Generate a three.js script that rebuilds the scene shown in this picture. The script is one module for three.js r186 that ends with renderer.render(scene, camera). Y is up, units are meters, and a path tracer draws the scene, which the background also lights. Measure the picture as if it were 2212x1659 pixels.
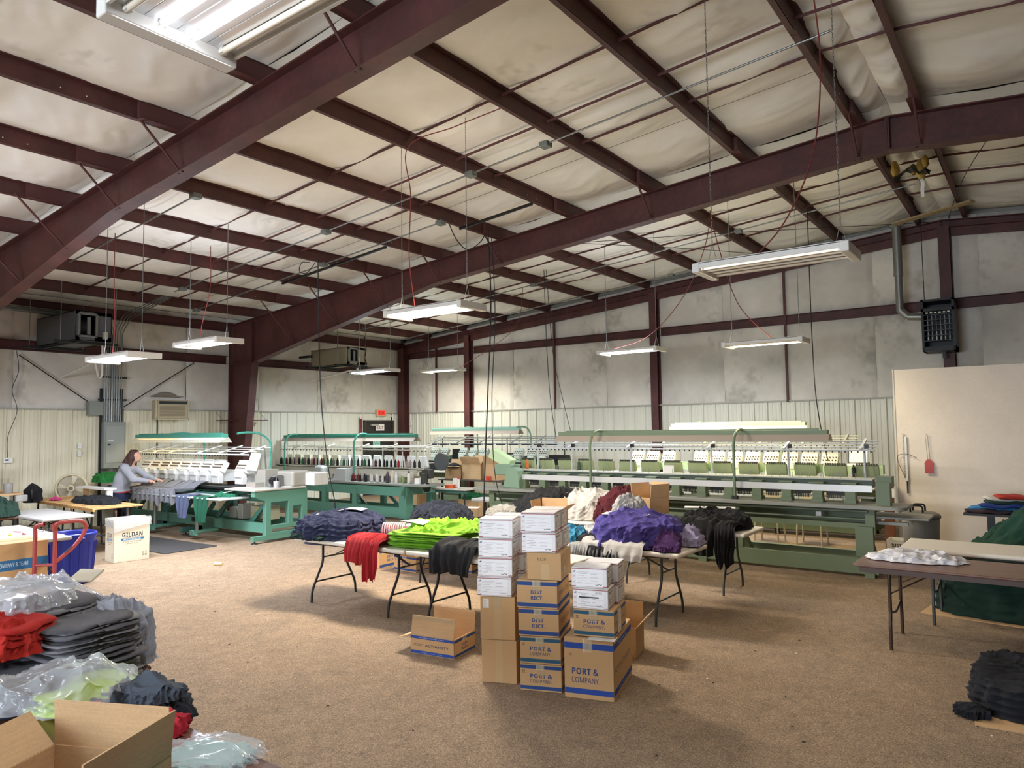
import * as THREE from 'three';
import { RectAreaLightUniformsLib } from 'three/addons/lights/RectAreaLightUniformsLib.js';
import { mergeGeometries, toCreasedNormals } from 'three/addons/utils/BufferGeometryUtils.js';
import { RoundedBoxGeometry } from 'three/addons/geometries/RoundedBoxGeometry.js';
import { MarchingCubes } from 'three/addons/objects/MarchingCubes.js';
import { ImprovedNoise } from 'three/addons/math/ImprovedNoise.js';

// ---------- camera, exposure, main lights ----------
// origin: far left corner of the hall; x runs along the gable wall, z along the left wall, metres
const scene = new THREE.Scene();
scene.background = new THREE.Color(0x000000);
const camera = new THREE.PerspectiveCamera(55.965, 2212 / 1659, 0.05, 100);
camera.position.set(16.781, 2.0, 16.751);
camera.rotation.order = 'YXZ';
camera.rotation.set(0.061, 0.6355, -0.0136);
const renderer = new THREE.WebGLRenderer({ antialias: true });
renderer.toneMapping = THREE.LinearToneMapping;
renderer.toneMappingExposure = 1.0;
renderer.shadowMap.enabled = true;
RectAreaLightUniformsLib.init();
// hanging fluorescent fixtures: [x, y, z, light per unit area, colour, lit tubes, label, cord and chain style]
const LAMP = 150, UPLIGHT = 0.105, DAYLIGHT = 36;
const FIXTURES = [
  [10.67, 3.43, 10.10, 1.15, '#fff3e2', [1, 1, 1, 1], 'brightest white hanging fluorescent fixture, over the lime green shirts'],
  [14.93, 3.37, 10.36, 0.10, '#ffe9cf', [0, 0, 0, 1], 'large unlit hanging fluorescent fixture with clear plastic tubes, right of the middle frame'],
  [5.79, 3.41, 10.23, 0.85, '#e6eeff', [1, 1, 0, 1], 'bluish lit hanging fluorescent fixture in front of the steel column'],
  [5.92, 3.06, 11.64, 0.8, '#f0f3ff', [1, 1, 1, 1], 'low lit hanging fluorescent fixture left of the conduit bundle'],
  [3.50, 3.40, 4.45, 0.75, '#e4f3ff', [1, 1, 0, 1], 'cool lit hanging fluorescent fixture below the tan duct unit by the door corner'],
  [3.20, 3.60, 1.6, 0.42, '#fff6e6', [1, 1, 1, 0], 'lit hanging fluorescent fixture nearest the far corner column'],
  [10.19, 3.45, 3.80, 0.9, '#eef4ff', [1, 0, 1, 1], 'lit hanging fluorescent fixture before the middle gable column'],
  [13.10, 3.30, 4.70, 0.5, '#ffefcc', [1, 1, 0, 0], 'dim warm hanging fluorescent fixture above the olive embroidery machine'],
  [14.91, 3.40, 15.43, 0.16, '#f4f6ff', [0, 1, 1, 0], 'nearest hanging fluorescent fixture overhead with two glowing tubes'],
  [5.80, 3.40, 15.40, 1.05, '#eef2ff', [1, 1, 1, 1], 'lit hanging fluorescent fixture beyond the left edge'],
  [10.60, 3.40, 15.40, 0.10, '#f4f4ff', [1, 0, 0, 0], 'mostly dark hanging fluorescent fixture left of the nearest one'],
];

// ---------- helpers ----------
let _s = 7;
const seed = n => { _s = n >>> 0; };
const rnd = (a = 0, b = 1) => { _s = (_s + 0x6D2B79F5) >>> 0; let t = _s; t = Math.imul(t ^ (t >>> 15), t | 1); t ^= t + Math.imul(t ^ (t >>> 7), t | 61); return a + (b - a) * (((t ^ (t >>> 14)) >>> 0) / 4294967296); };
const noise3 = new ImprovedNoise();
const ns = (x, y, z = 0) => noise3.noise(x, y, z);
const V3 = (x, y, z) => new THREE.Vector3(x, y, z);
const C = c => new THREE.Color(c);
const _m = new Map();
function mat(color, roughness = 0.8, o = {}) {
  const k = color + '|' + roughness + '|' + JSON.stringify(o, (q, v) => (v && v.isTexture ? v.uuid : v));
  if (!_m.has(k)) {
    const phys = ['clearcoat', 'sheen', 'transmission', 'ior'].some(q => q in o);
    const m = new (phys ? THREE.MeshPhysicalMaterial : THREE.MeshStandardMaterial)({ color: C(color), roughness, ...o });
    if (m.map && o.flat !== 1) m.map.colorSpace = THREE.SRGBColorSpace;
    _m.set(k, m);
  }
  return _m.get(k);
}
const _names = new Map();
function numbered(n) { const c = _names.get(n) || 0; _names.set(n, c + 1); return c ? n + '_' + String(c).padStart(3, '0') : n; }
function mesh(name, geo, m, parent) {
  const g = Array.isArray(geo) ? merge(geo) : geo;
  const o = new THREE.Mesh(g, m); o.name = name; o.castShadow = o.receiveShadow = true;
  if (parent) parent.add(o);
  return o;
}
const parts = (name, geos, m, parent) => geos.map(g => mesh(name, g, m, parent));
function merge(list) {
  const L = list.map(g => { const q = g.index ? g.toNonIndexed() : g; for (const a of Object.keys(q.attributes)) if (!['position', 'normal', 'uv'].includes(a)) q.deleteAttribute(a); if (!q.attributes.uv) q.setAttribute('uv', new THREE.BufferAttribute(new Float32Array(q.attributes.position.count * 2), 2)); return q; });
  return L.length === 1 ? L[0] : mergeGeometries(L);
}
function thing(name, label, category, pos = [0, 0, 0], rotY = 0, group) {
  const o = new THREE.Group(); o.name = numbered(name); o.position.set(...pos); o.rotation.y = rotY;
  o.userData = { label, category }; if (group) o.userData.group = group;
  scene.add(o); return o;
}
function one(name, label, category, geo, m, pos = [0, 0, 0], rotY = 0, group) {
  const o = mesh(numbered(name), geo, m); o.position.set(...pos); o.rotation.y = rotY;
  o.userData = { label, category }; if (group) o.userData.group = group;
  scene.add(o); return o;
}
function struct(name) { const o = new THREE.Group(); o.name = name; o.userData = { kind: 'structure' }; scene.add(o); return o; }
// box with uv in metres, centred at x,y,z
function bx(w, h, d, x = 0, y = 0, z = 0) {
  const g = new THREE.BoxGeometry(w, h, d), u = g.attributes.uv, n = g.attributes.normal;
  for (let i = 0; i < u.count; i++) {
    const ax = Math.abs(n.getX(i)), ay = Math.abs(n.getY(i));
    u.setXY(i, u.getX(i) * (ax > .5 ? d : w), u.getY(i) * (ay > .5 ? d : h));
  }
  return g.translate(x, y, z);
}
const sb = (w, h, d) => new THREE.BoxGeometry(w, h, d);
const rb = (w, h, d, r, x = 0, y = 0, z = 0, s = 2) => new RoundedBoxGeometry(w, h, d, s, r).translate(x, y, z);
const cyl = (r1, r2, h, x = 0, y = 0, z = 0, n = 20) => new THREE.CylinderGeometry(r1, r2, h, n).translate(x, y, z);
function rod(a, b, r, n = 8) {
  const A = V3(...a), B = V3(...b), d = B.clone().sub(A), g = new THREE.CylinderGeometry(r, r, d.length(), n);
  g.applyQuaternion(new THREE.Quaternion().setFromUnitVectors(V3(0, 1, 0), d.clone().normalize()));
  return g.translate((A.x + B.x) / 2, (A.y + B.y) / 2, (A.z + B.z) / 2);
}
// rectangular bar from a to b
function bar(a, b, w, h) {
  const A = V3(...a), B = V3(...b), d = B.clone().sub(A), L = d.length();
  const g = bx(L, h, w); const X = d.normalize(), up = Math.abs(X.y) > .95 ? V3(1, 0, 0) : V3(0, 1, 0);
  const Z = X.clone().cross(up).normalize(), Y = Z.clone().cross(X);
  g.applyMatrix4(new THREE.Matrix4().makeBasis(X, Y, Z)); return g.translate((A.x + B.x) / 2, (A.y + B.y) / 2, (A.z + B.z) / 2);
}
function tube(pts, r, n = 6, seg) { const c = new THREE.CatmullRomCurve3(pts.map(p => V3(...p)), false, 'centripetal'); return new THREE.TubeGeometry(c, seg || pts.length * 6, r, n); }
function bent(pts, r, n = 8) { // polyline tube with rounded corners
  const path = new THREE.CurvePath(), P = pts.map(p => V3(...p)); let prev = P[0];
  for (let i = 1; i < P.length - 1; i++) {
    const a = P[i].clone().sub(P[i - 1]), b = P[i + 1].clone().sub(P[i]), k = Math.min(.06, a.length() * .45, b.length() * .45);
    const p = P[i].clone().addScaledVector(a.normalize(), -k), q = P[i].clone().addScaledVector(b.normalize(), k);
    path.add(new THREE.LineCurve3(prev, p)); path.add(new THREE.QuadraticBezierCurve3(p, P[i].clone(), q)); prev = q;
  }
  path.add(new THREE.LineCurve3(prev, P[P.length - 1]));
  return new THREE.TubeGeometry(path, pts.length * 8, r, n);
}
const lathe = (pts, n = 24) => new THREE.LatheGeometry(pts.map(p => new THREE.Vector2(...p)), n);
const prism = (pts, depth, bevel = 0) => { const s = new THREE.Shape(pts.map(p => new THREE.Vector2(...p))); return new THREE.ExtrudeGeometry(s, { depth, bevelEnabled: bevel > 0, bevelSize: bevel, bevelThickness: bevel, bevelSegments: 1, curveSegments: 8 }); };
function plane(w, h) { return new THREE.PlaneGeometry(w, h); }
// grid surface: f(u,v) -> [x,y,z]
function surf(nu, nv, f, uvs = [1, 1]) {
  const p = [], uv = [], id = [];
  for (let j = 0; j <= nv; j++) for (let i = 0; i <= nu; i++) { const a = f(i / nu, j / nv); p.push(a[0], a[1], a[2]); uv.push(a[3] !== undefined ? a[3] : i / nu * uvs[0], a[4] !== undefined ? a[4] : j / nv * uvs[1]); }
  for (let j = 0; j < nv; j++) for (let i = 0; i < nu; i++) { const a = j * (nu + 1) + i, b = a + 1, c = a + nu + 1, d = c + 1; id.push(a, b, d, a, d, c); }
  const g = new THREE.BufferGeometry(); g.setAttribute('position', new THREE.Float32BufferAttribute(p, 3)); g.setAttribute('uv', new THREE.Float32BufferAttribute(uv, 2)); g.setIndex(id); g.computeVertexNormals(); return g;
}

// ---------- procedural textures ----------
function dataTex(n, f, rx, ry, srgb = true) {
  const d = new Uint8Array(n * n * 4);
  for (let y = 0; y < n; y++) for (let x = 0; x < n; x++) { const c = f(x, y, n), k = (y * n + x) * 4; d[k] = c[0]; d[k + 1] = c[1]; d[k + 2] = c[2]; d[k + 3] = 255; }
  const t = new THREE.DataTexture(d, n, n); t.wrapS = t.wrapT = THREE.RepeatWrapping; t.magFilter = THREE.LinearFilter; t.minFilter = THREE.LinearMipmapLinearFilter; t.generateMipmaps = true;
  t.repeat.set(rx, ry); if (srgb) t.colorSpace = THREE.SRGBColorSpace; t.needsUpdate = true; return t;
}
// periodic value noise for tiling
function pnoise(seedN, period) { seed(seedN); const g = []; for (let i = 0; i < period * period; i++) g.push(rnd()); return (x, y) => { const xi = Math.floor(x), yi = Math.floor(y), fx = x - xi, fy = y - yi, sx = fx * fx * (3 - 2 * fx), sy = fy * fy * (3 - 2 * fy), G = (a, b) => g[(((b % period) + period) % period) * period + (((a % period) + period) % period)]; const a = G(xi, yi), b = G(xi + 1, yi), c = G(xi, yi + 1), d = G(xi + 1, yi + 1); return a + (b - a) * sx + (c - a) * sy + (a - b - c + d) * sx * sy; }; }
function fbmTex(sd, octs) { const fs = octs.map(([p, w], i) => [pnoise(sd + i * 13, p), p, w]); return (x, y, n) => { let v = 0; for (const [f, p, w] of fs) v += w * (f(x / n * p, y / n * p) - .5); return v; }; }
const cl = v => Math.max(0, Math.min(255, v));
const carpetN = fbmTex(11, [[5, .22], [24, .25], [60, .2], [400, .9], [512, 1.1]]);
const TEX = {};
TEX.carpet = dataTex(1024, (x, y, n) => { const v = carpetN(x, y, n); const f = 1 + v * .36; return [cl(142 * f), cl(121 * f), cl(97 * f)]; }, .42, .42);
const carpetB = fbmTex(17, [[256, 1], [512, 1]]);
TEX.carpetBump = dataTex(512, (x, y, n) => { const v = cl(128 + carpetB(x, y, n) * 140); return [v, v, v]; }, 1, 1, false);
const insN = fbmTex(23, [[4, .55], [9, .4], [30, .22], [120, .12]]), insS = fbmTex(29, [[5, 1], [14, .7], [48, .5]]);
TEX.insul = dataTex(1024, (x, y, n) => { const v = insN(x, y, n), s = Math.max(0, insS(x, y, n) - .45) * .3; const f = 1 + v * .07 - s; return [cl(242 * f), cl(239 * f), cl(230 * (f - s * .12))]; }, .25, .25);
TEX.insulWall = dataTex(1024, (x, y, n) => { const v = insN(y, x, n), s = Math.max(0, insS(y, x, n) - .2) * .26; const f = .95 + v * .17 - s; return [cl(232 * f), cl(226 * f), cl(215 * (f - s * .1))]; }, .25, .25);
const cardN = fbmTex(31, [[5, .3], [90, .25], [300, .5]]), cardL = pnoise(37, 128);
TEX.card = dataTex(512, (x, y, n) => { const f = 1 + cardN(x, y, n) * .13 + (cardL(x / n * 8, y / n * 128) - .5) * .05; return [cl(198 * f), cl(163 * f), cl(120 * f)]; }, 1.6, 1.6);
const fabN = fbmTex(41, [[8, .2], [200, .5], [256, .6]]);
TEX.fabric = dataTex(512, (x, y, n) => { const v = cl(225 + fabN(x, y, n) * 60); return [v, v, v]; }, 3, 3);
const osbN = fbmTex(43, [[6, .5], [40, .5], [110, .6]]), osbM = pnoise(47, 64);
TEX.osb = dataTex(512, (x, y, n) => { const f = 1 + osbN(x, y, n) * .5 + (osbM(x / n * 10, y / n * 40) > .72 ? .12 : 0) - (osbM(x / n * 40, y / n * 12) > .8 ? .18 : 0); return [cl(190 * f), cl(150 * f), cl(95 * f)]; }, .9, .9);
TEX.wood = dataTex(512, (x, y, n) => { const f = 1 + (cardL(x / n * 4, y / n * 128) - .5) * .35 + cardN(x, y, n) * .2; return [cl(104 * f), cl(72 * f), cl(56 * f)]; }, .8, .8);
TEX.wall = dataTex(512, (x, y, n) => { const f = 1 + insN(x, y, n) * .06 + cardN(y, x, n) * .05; return [cl(238 * f), cl(226 * f), cl(211 * f)]; }, .4, .4);
const steelN = fbmTex(53, [[6, .6], [40, .4], [200, .25]]);
TEX.steel = dataTex(512, (x, y, n) => { const f = 1 + steelN(x, y, n) * .35; return [cl(84 * f), cl(47 * f), cl(44 * f)]; }, .5, .5);
TEX.metalDust = dataTex(512, (x, y, n) => { const v = cl(218 + steelN(x, y, n) * 50); return [v, v, v]; }, .8, .8);
function canvasTex(w, h, draw) {
  const c = document.createElement('canvas'); c.width = w; c.height = h; const g = c.getContext('2d'); draw(g, w, h);
  const t = new THREE.CanvasTexture(c); t.colorSpace = THREE.SRGBColorSpace; t.anisotropy = 4; return t;
}

// ---------- shared materials ----------
const MAROON = mat('#ffffff', .55, { map: TEX.steel });
const MAROON_D = mat('#5a3432', .6);
const TEAL = mat('#5c8f7d', .45), TEAL_D = mat('#3f6c60', .5), OLIVE = mat('#68775b', .5), OLIVE_L = mat('#8f9a70', .5), MINT = mat('#c3dcae', .45);
const WHITE = mat('#e9e9e4', .4), CREAM = mat('#e2dcc2', .45), GREYP = mat('#a9a79b', .5), DARK = mat('#1d1f1e', .5), BLACK = mat('#111111', .45), CHROME = mat('#c9ccd0', .25, { metalness: .9 }), GALV = mat('#9a9c98', .35, { metalness: .75 }), ALU = mat('#d6d8d6', .35, { metalness: .25 });
const CARD = mat('#ffffff', .85, { map: TEX.card });
const CARD_IN = mat('#c9a878', .9);
const PLASTICW = mat('#e4ddcf', .5), PAPER = mat('#eceae2', .8), TAPE = mat('#d9c8a4', .15, { transparent: true, opacity: .35 });
const fab = (c, r = .95) => mat(c, r, { map: TEX.fabric });

// ---------- the hall: floor, walls, ceiling ----------
const RX = 15.27, HW = 30.54, LZ = 24.6, SL = 0.0885, T0 = 4.70, FZ = [6.2, 12.33, 18.46];
const roofY = x => T0 + SL * (x <= RX ? x : HW - x);          // top of the frames, underside of the purlins
{
  const floor = struct('floor');
  mesh('carpet', bx(HW + .6, .1, LZ + .6, HW / 2, -.05, LZ / 2), mat('#ffffff', .97, { map: TEX.carpet, bumpMap: TEX.carpetBump, bumpScale: .004 }), floor);
}
const INSUL = mat('#ffffff', .75, { map: TEX.insul, side: THREE.DoubleSide }), INSULW = mat('#ffffff', .75, { map: TEX.insulWall, side: THREE.DoubleSide });
const PANEL = mat('#dfd9be', .42), PANEL_E = mat('#dcdbcb', .38);
// ribbed metal sheet, .914 wide along +x, ribs on +z, height h
function ribSheet(w, h) {
  const rib = [[0, 0], [.02, .03], [.05, .03], [.07, 0], [.13, 0], [.14, .006], [.16, .006], [.17, 0], [.21, 0], [.22, .006], [.24, .006], [.25, 0], [.305, 0]], P = [];
  for (let k = 0; k * .305 < w - .01; k++) for (const [x, z] of rib) if (k * .305 + x <= w + .001) P.push([k * .305 + x, z]);
  const p = [], id = [];
  P.forEach(([x, z]) => p.push(x, 0, z, x, h, z));
  for (let i = 0; i < P.length - 1; i++) { const a = i * 2; id.push(a, a + 2, a + 3, a, a + 3, a + 1); }
  const g = new THREE.BufferGeometry(); g.setAttribute('position', new THREE.Float32BufferAttribute(p, 3)); g.setIndex(id);
  const q = g.toNonIndexed(); q.computeVertexNormals(); return q;
}
// insulation blanket strip w wide, h high, facing +z, soft edges tucked back and shallow wrinkles
function blanket(w, h, sd, topSlope = 0, y0 = 0) {
  const nu = Math.max(10, Math.round(w * 14)), nv = Math.max(16, Math.round(h * 14));
  return surf(nu, nv, (u, v) => {
    const x = u * w, hh = h + topSlope * x, y = y0 + v * hh, e = Math.min(u, 1 - u) * w;
    const edge = -.045 * Math.exp(-e * e / .0022);
    const z = edge + .02 * ns(x * 1.1 + sd, y * .8, sd) + .012 * ns(x * 4 + sd, y * 2.2, 3.1) * Math.exp(-e * 2.2) + .016 * Math.max(0, ns(x * 7, y * 3, sd + 9)) * Math.exp(-e * 5);
    return [x, y, z, x + sd * .37, y + sd * .61];
  });
}
function wallPanels(parent, along, from, to, h, m, base = 0) { // along: fn(x)->sets mesh transform
  let k = 0; const full = ribSheet(.914, h);
  for (let a = from; a < to - .02; a += .915, k++) { const w = Math.min(.914, to - a); const o = mesh('panel', w > .9 ? full : ribSheet(w, h), m, parent); along(o, a, w); }
}
const HP = 2.516;
{
  // left wall, x = 0
  const L = struct('wall_left');
  mesh('backing', bx(.1, 4.9, LZ + .4, -.14, 2.45, LZ / 2), GREYP, L);
  let zs = [0, 1.67, 3.35, 5.3, 7.32, 9.2, 11.0, 12.8, 14.6, 16.4, 18.2, 20, 21.8, 23.2, LZ];
  for (let i = 0; i < zs.length - 1; i++) { const o = mesh('insulation_blanket', blanket(zs[i + 1] - zs[i], 2.5, i * 3.3 + 1), INSULW, L); o.rotation.y = Math.PI / 2; o.position.set(-.005, 2.4, zs[i + 1]); }
  const put = (o, a, w) => { o.rotation.y = Math.PI / 2; o.position.set(.01, 0, a + w); };
  wallPanels(L, put, 1.70, 5.28, HP, PANEL_E); wallPanels(L, put, 0.02, .47, HP, PANEL_E);
  wallPanels(L, put, 5.28, 8.84, HP + .012, PANEL); wallPanels(L, put, 9.34, LZ - .1, HP, PANEL);
  const over = mesh('panel', ribSheet(1.2, .21), PANEL_E, L); over.rotation.y = Math.PI / 2; over.position.set(.01, 2.305, 1.695);
  mesh('panel_cap', [bx(.05, .03, 5.27, .035, HP + .01, 2.64), bx(.05, .03, 3.5, .035, HP + .02, 7.08), bx(.05, .03, 15, .035, HP + .01, 16.9)], GREYP, L);
  for (const [y, a, b] of [[3.72, 0, 6.1], [3.72, 6.3, 12.23], [3.72, 12.43, 18.36], [3.72, 18.56, LZ]]) mesh('girt', [bx(.012, .2, b - a, .01, y + .1, (a + b) / 2), bx(.1, .012, b - a, .055, y + .006, (a + b) / 2), bx(.1, .012, b - a, .055, y + .2, (a + b) / 2)], MAROON, L);
  mesh('eave_strut', [bx(.012, .22, LZ, .02, 4.66, LZ / 2), bx(.11, .012, LZ, .07, 4.555, LZ / 2), bx(.11, .012, LZ, .07, 4.77, LZ / 2)], MAROON_D, L);
  // gable wall, z = 0
  const E = struct('wall_end');
  mesh('backing', prism([[0, 0], [HW, 0], [HW, 4.9], [RX, 6.3], [0, 4.9]], .1).translate(0, 0, -.24), GREYP, E);
  const xs = [0, 1.25, 2.9, 4.45, 5.93, 7.5, 8.98, 10.67, 12.14, 13.95, 15.27, 15.85, 17.6, 19.4, 21.2, 23, 24.8, 26.6, 28.4, HW];
  for (let i = 0; i < xs.length - 1; i++) { const a = xs[i], b = xs[i + 1], up = a < RX; const o = mesh('insulation_blanket', blanket(b - a, roofY(a) + .1 - 2.4, i * 5.1 + 2, up ? SL : -SL), INSULW, E); o.position.set(a, 2.4, -.005); }
  const putE = (o, a) => { o.position.set(a, 0, .01); };
  wallPanels(E, putE, .03, HW, HP, PANEL_E);
  mesh('panel_cap', bx(HW, .03, .05, HW / 2, HP + .01, .035), GREYP, E);
  for (const [a, b] of [[.3, 2.8], [3.02, 8.86], [9.1, 15.2], [15.42, 21], [21.2, 30.3]]) mesh('girt', [bx(b - a, .2, .012, (a + b) / 2, 4.35, .012), bx(b - a, .012, .09, (a + b) / 2, 4.26, .05), bx(b - a, .012, .09, (a + b) / 2, 4.45, .05)], MAROON, E);
  for (const [x, w] of [[2.9, .19], [8.98, .19], [15.3, .2], [21.1, .2]]) { const h = roofY(x) - .15; mesh('gable_column', [bx(w, h, .012, x, h / 2, .22), bx(w, h, .012, x, h / 2, .02), bx(.012, h, .2, x, h / 2, .12)], MAROON, E); }
  for (const x of [1.53, 5.93, 12.14]) { const h = roofY(x) - 2.56; mesh('gable_jamb', bx(.045, h, .05, x, 2.5 + h / 2, .05), MAROON_D, E); }
  mesh('corner_column', [bx(.24, 4.6, .015, .22, 2.3, .3), bx(.24, 4.6, .015, .22, 2.3, .06), bx(.015, 4.6, .25, .22, 2.3, .18)], MAROON, E);
  // gable rafter: bottom flange near 4.54 + slope
  const rafter = (a, b) => bar([a, T0 - .16 + SL * 0 + (roofY(a) - T0), .1], [b, roofY(b) - .16, .1], .012, .34);
  for (const [a, b] of [[.1, RX], [RX, HW - .1]]) mesh('gable_rafter', [rafter(a, b), bar([a, roofY(a) - .152, .11], [b, roofY(b) - .152, .11], .2, .014), bar([a, roofY(a) - .02, .11], [b, roofY(b) - .02, .11], .2, .014)], MAROON, E);
  // walls out of view close the hall
  const R = struct('wall_right'); mesh('backing', bx(.1, 4.9, LZ + .4, HW + .1, 2.45, LZ / 2), mat('#c9c2ae', .7), R);
  const B = struct('wall_back'); mesh('backing', prism([[0, 0], [HW, 0], [HW, 4.9], [RX, 6.3], [0, 4.9]], .1).translate(0, 0, LZ), mat('#c9c2ae', .7), B);
}
// daylight window high in the wall behind the camera: its cool light falls on the faces turned this way
{
  const w = struct('window_1'); w.position.set(13.2, 0, LZ - .03);
  parts('window_frame', [bx(4.6, .1, .08, 0, 3.15, 0), bx(4.6, .1, .08, 0, 1.0, 0), bx(.1, 2.2, .08, -2.3, 2.08, 0), bx(.1, 2.2, .08, 2.3, 2.08, 0), bx(.06, 2.1, .06, -.75, 2.08, 0), bx(.06, 2.1, .06, .75, 2.08, 0)], WHITE, w);
  parts('pane', [-1.5, 0, 1.5].map(x => bx(1.44, 2.05, .01, x, 2.08, 0)), new THREE.MeshStandardMaterial({ color: C('#dfe8ee'), emissive: C('#cfe0f2'), emissiveIntensity: 3, roughness: .3 }), w);
  const r = new THREE.RectAreaLight(C('#dce8f8'), DAYLIGHT, 4.4, 2.0); r.position.set(0, 2.08, -.06); w.add(r);
}
// steel frames
function frame(z, label) {
  const f = struct('steel_frame' + (z > 7 ? z > 13 ? '_002' : '_001' : ''));
  f.position.z = z;
  for (const s of [1, -1]) {
    const X = x => s > 0 ? x : HW - x;
    const tp = x => T0 + SL * x, W = .012, FW = .2;
    // rafter web as polygon: knee x=1.15, taper to x=7.1 then constant depth
    const kb = 3.70, x1 = 7.15, d1 = .455;
    const web = [[.2, tp(.2)], [.2, kb], [1.12, kb], [x1, tp(x1) - d1 + .0], [RX, tp(RX) - d1], [RX, tp(RX)]].map(([x, y]) => [X(x), y]);
    mesh('rafter_web', prism(web, W).translate(0, 0, -W / 2), MAROON, f);
    const fl = (a, b) => bar([X(a[0]), a[1], 0], [X(b[0]), b[1], 0], FW, .016);
    mesh('bottom_flange', [fl([1.12, kb], [x1, tp(x1) - d1]), fl([x1, tp(x1) - d1], [RX, tp(RX) - d1])], MAROON, f);
    mesh('top_flange', fl([.15, tp(.15) - .01], [RX, tp(RX) - .01]), MAROON, f);
    const col = [[.14, 0], [.62, 0], [1.12, kb], [.14, kb]].map(([x, y]) => [X(x), y]);
    mesh('column', [prism(col, W).translate(0, 0, -W / 2), bar([X(.62), 0, 0], [X(1.12), kb, 0], FW, .016), bar([X(.14), 0, 0], [X(.14), 4.7, 0], FW, .016), bar([X(.14), kb, 0], [X(1.12), kb, 0], FW, .016), bx(.5, .02, .26, X(.38), .01, 0)], MAROON, f);
    mesh('stiffener', [bx(.01, 1.0, .18, X(1.1), 4.22, 0), bx(.02, d1, .18, X(RX - .012), tp(RX) - d1 / 2, 0)], MAROON, f);
  }
  return f;
}
const PX = []; for (let i = 0; i < 9; i++) PX.push(14.90 - 1.5194 * i); PX.push(1.25);
for (const z of FZ) {
  const f = frame(z);
  // flange braces: diagonal angles from bottom flange to purlins
  for (const [i, s] of [[0, 1], [2, 1], [4, 1], [5, 1], [6, 1], [7, 1], [8, 1], [0, -1]]) {
    const x = s > 0 ? PX[i] : HW - PX[i], d = i < 6 ? .455 : .455 + (7.15 - PX[i]) * .1, yb = roofY(x) - d + .02;
    for (const dz of [1, -1]) mesh('flange_brace', rod([x, yb, .09 * dz], [x, roofY(x) + .03, dz * (.1 + (roofY(x) + .03 - yb) * 1.0)], .016, 6), MAROON_D, f);
    mesh('bolt', [cyl(.014, .014, .01, x - .04, yb - .03, .06, 8), cyl(.014, .014, .01, x + .04, yb - .03, .06, 8)], DARK, f);
  }
}
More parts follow.
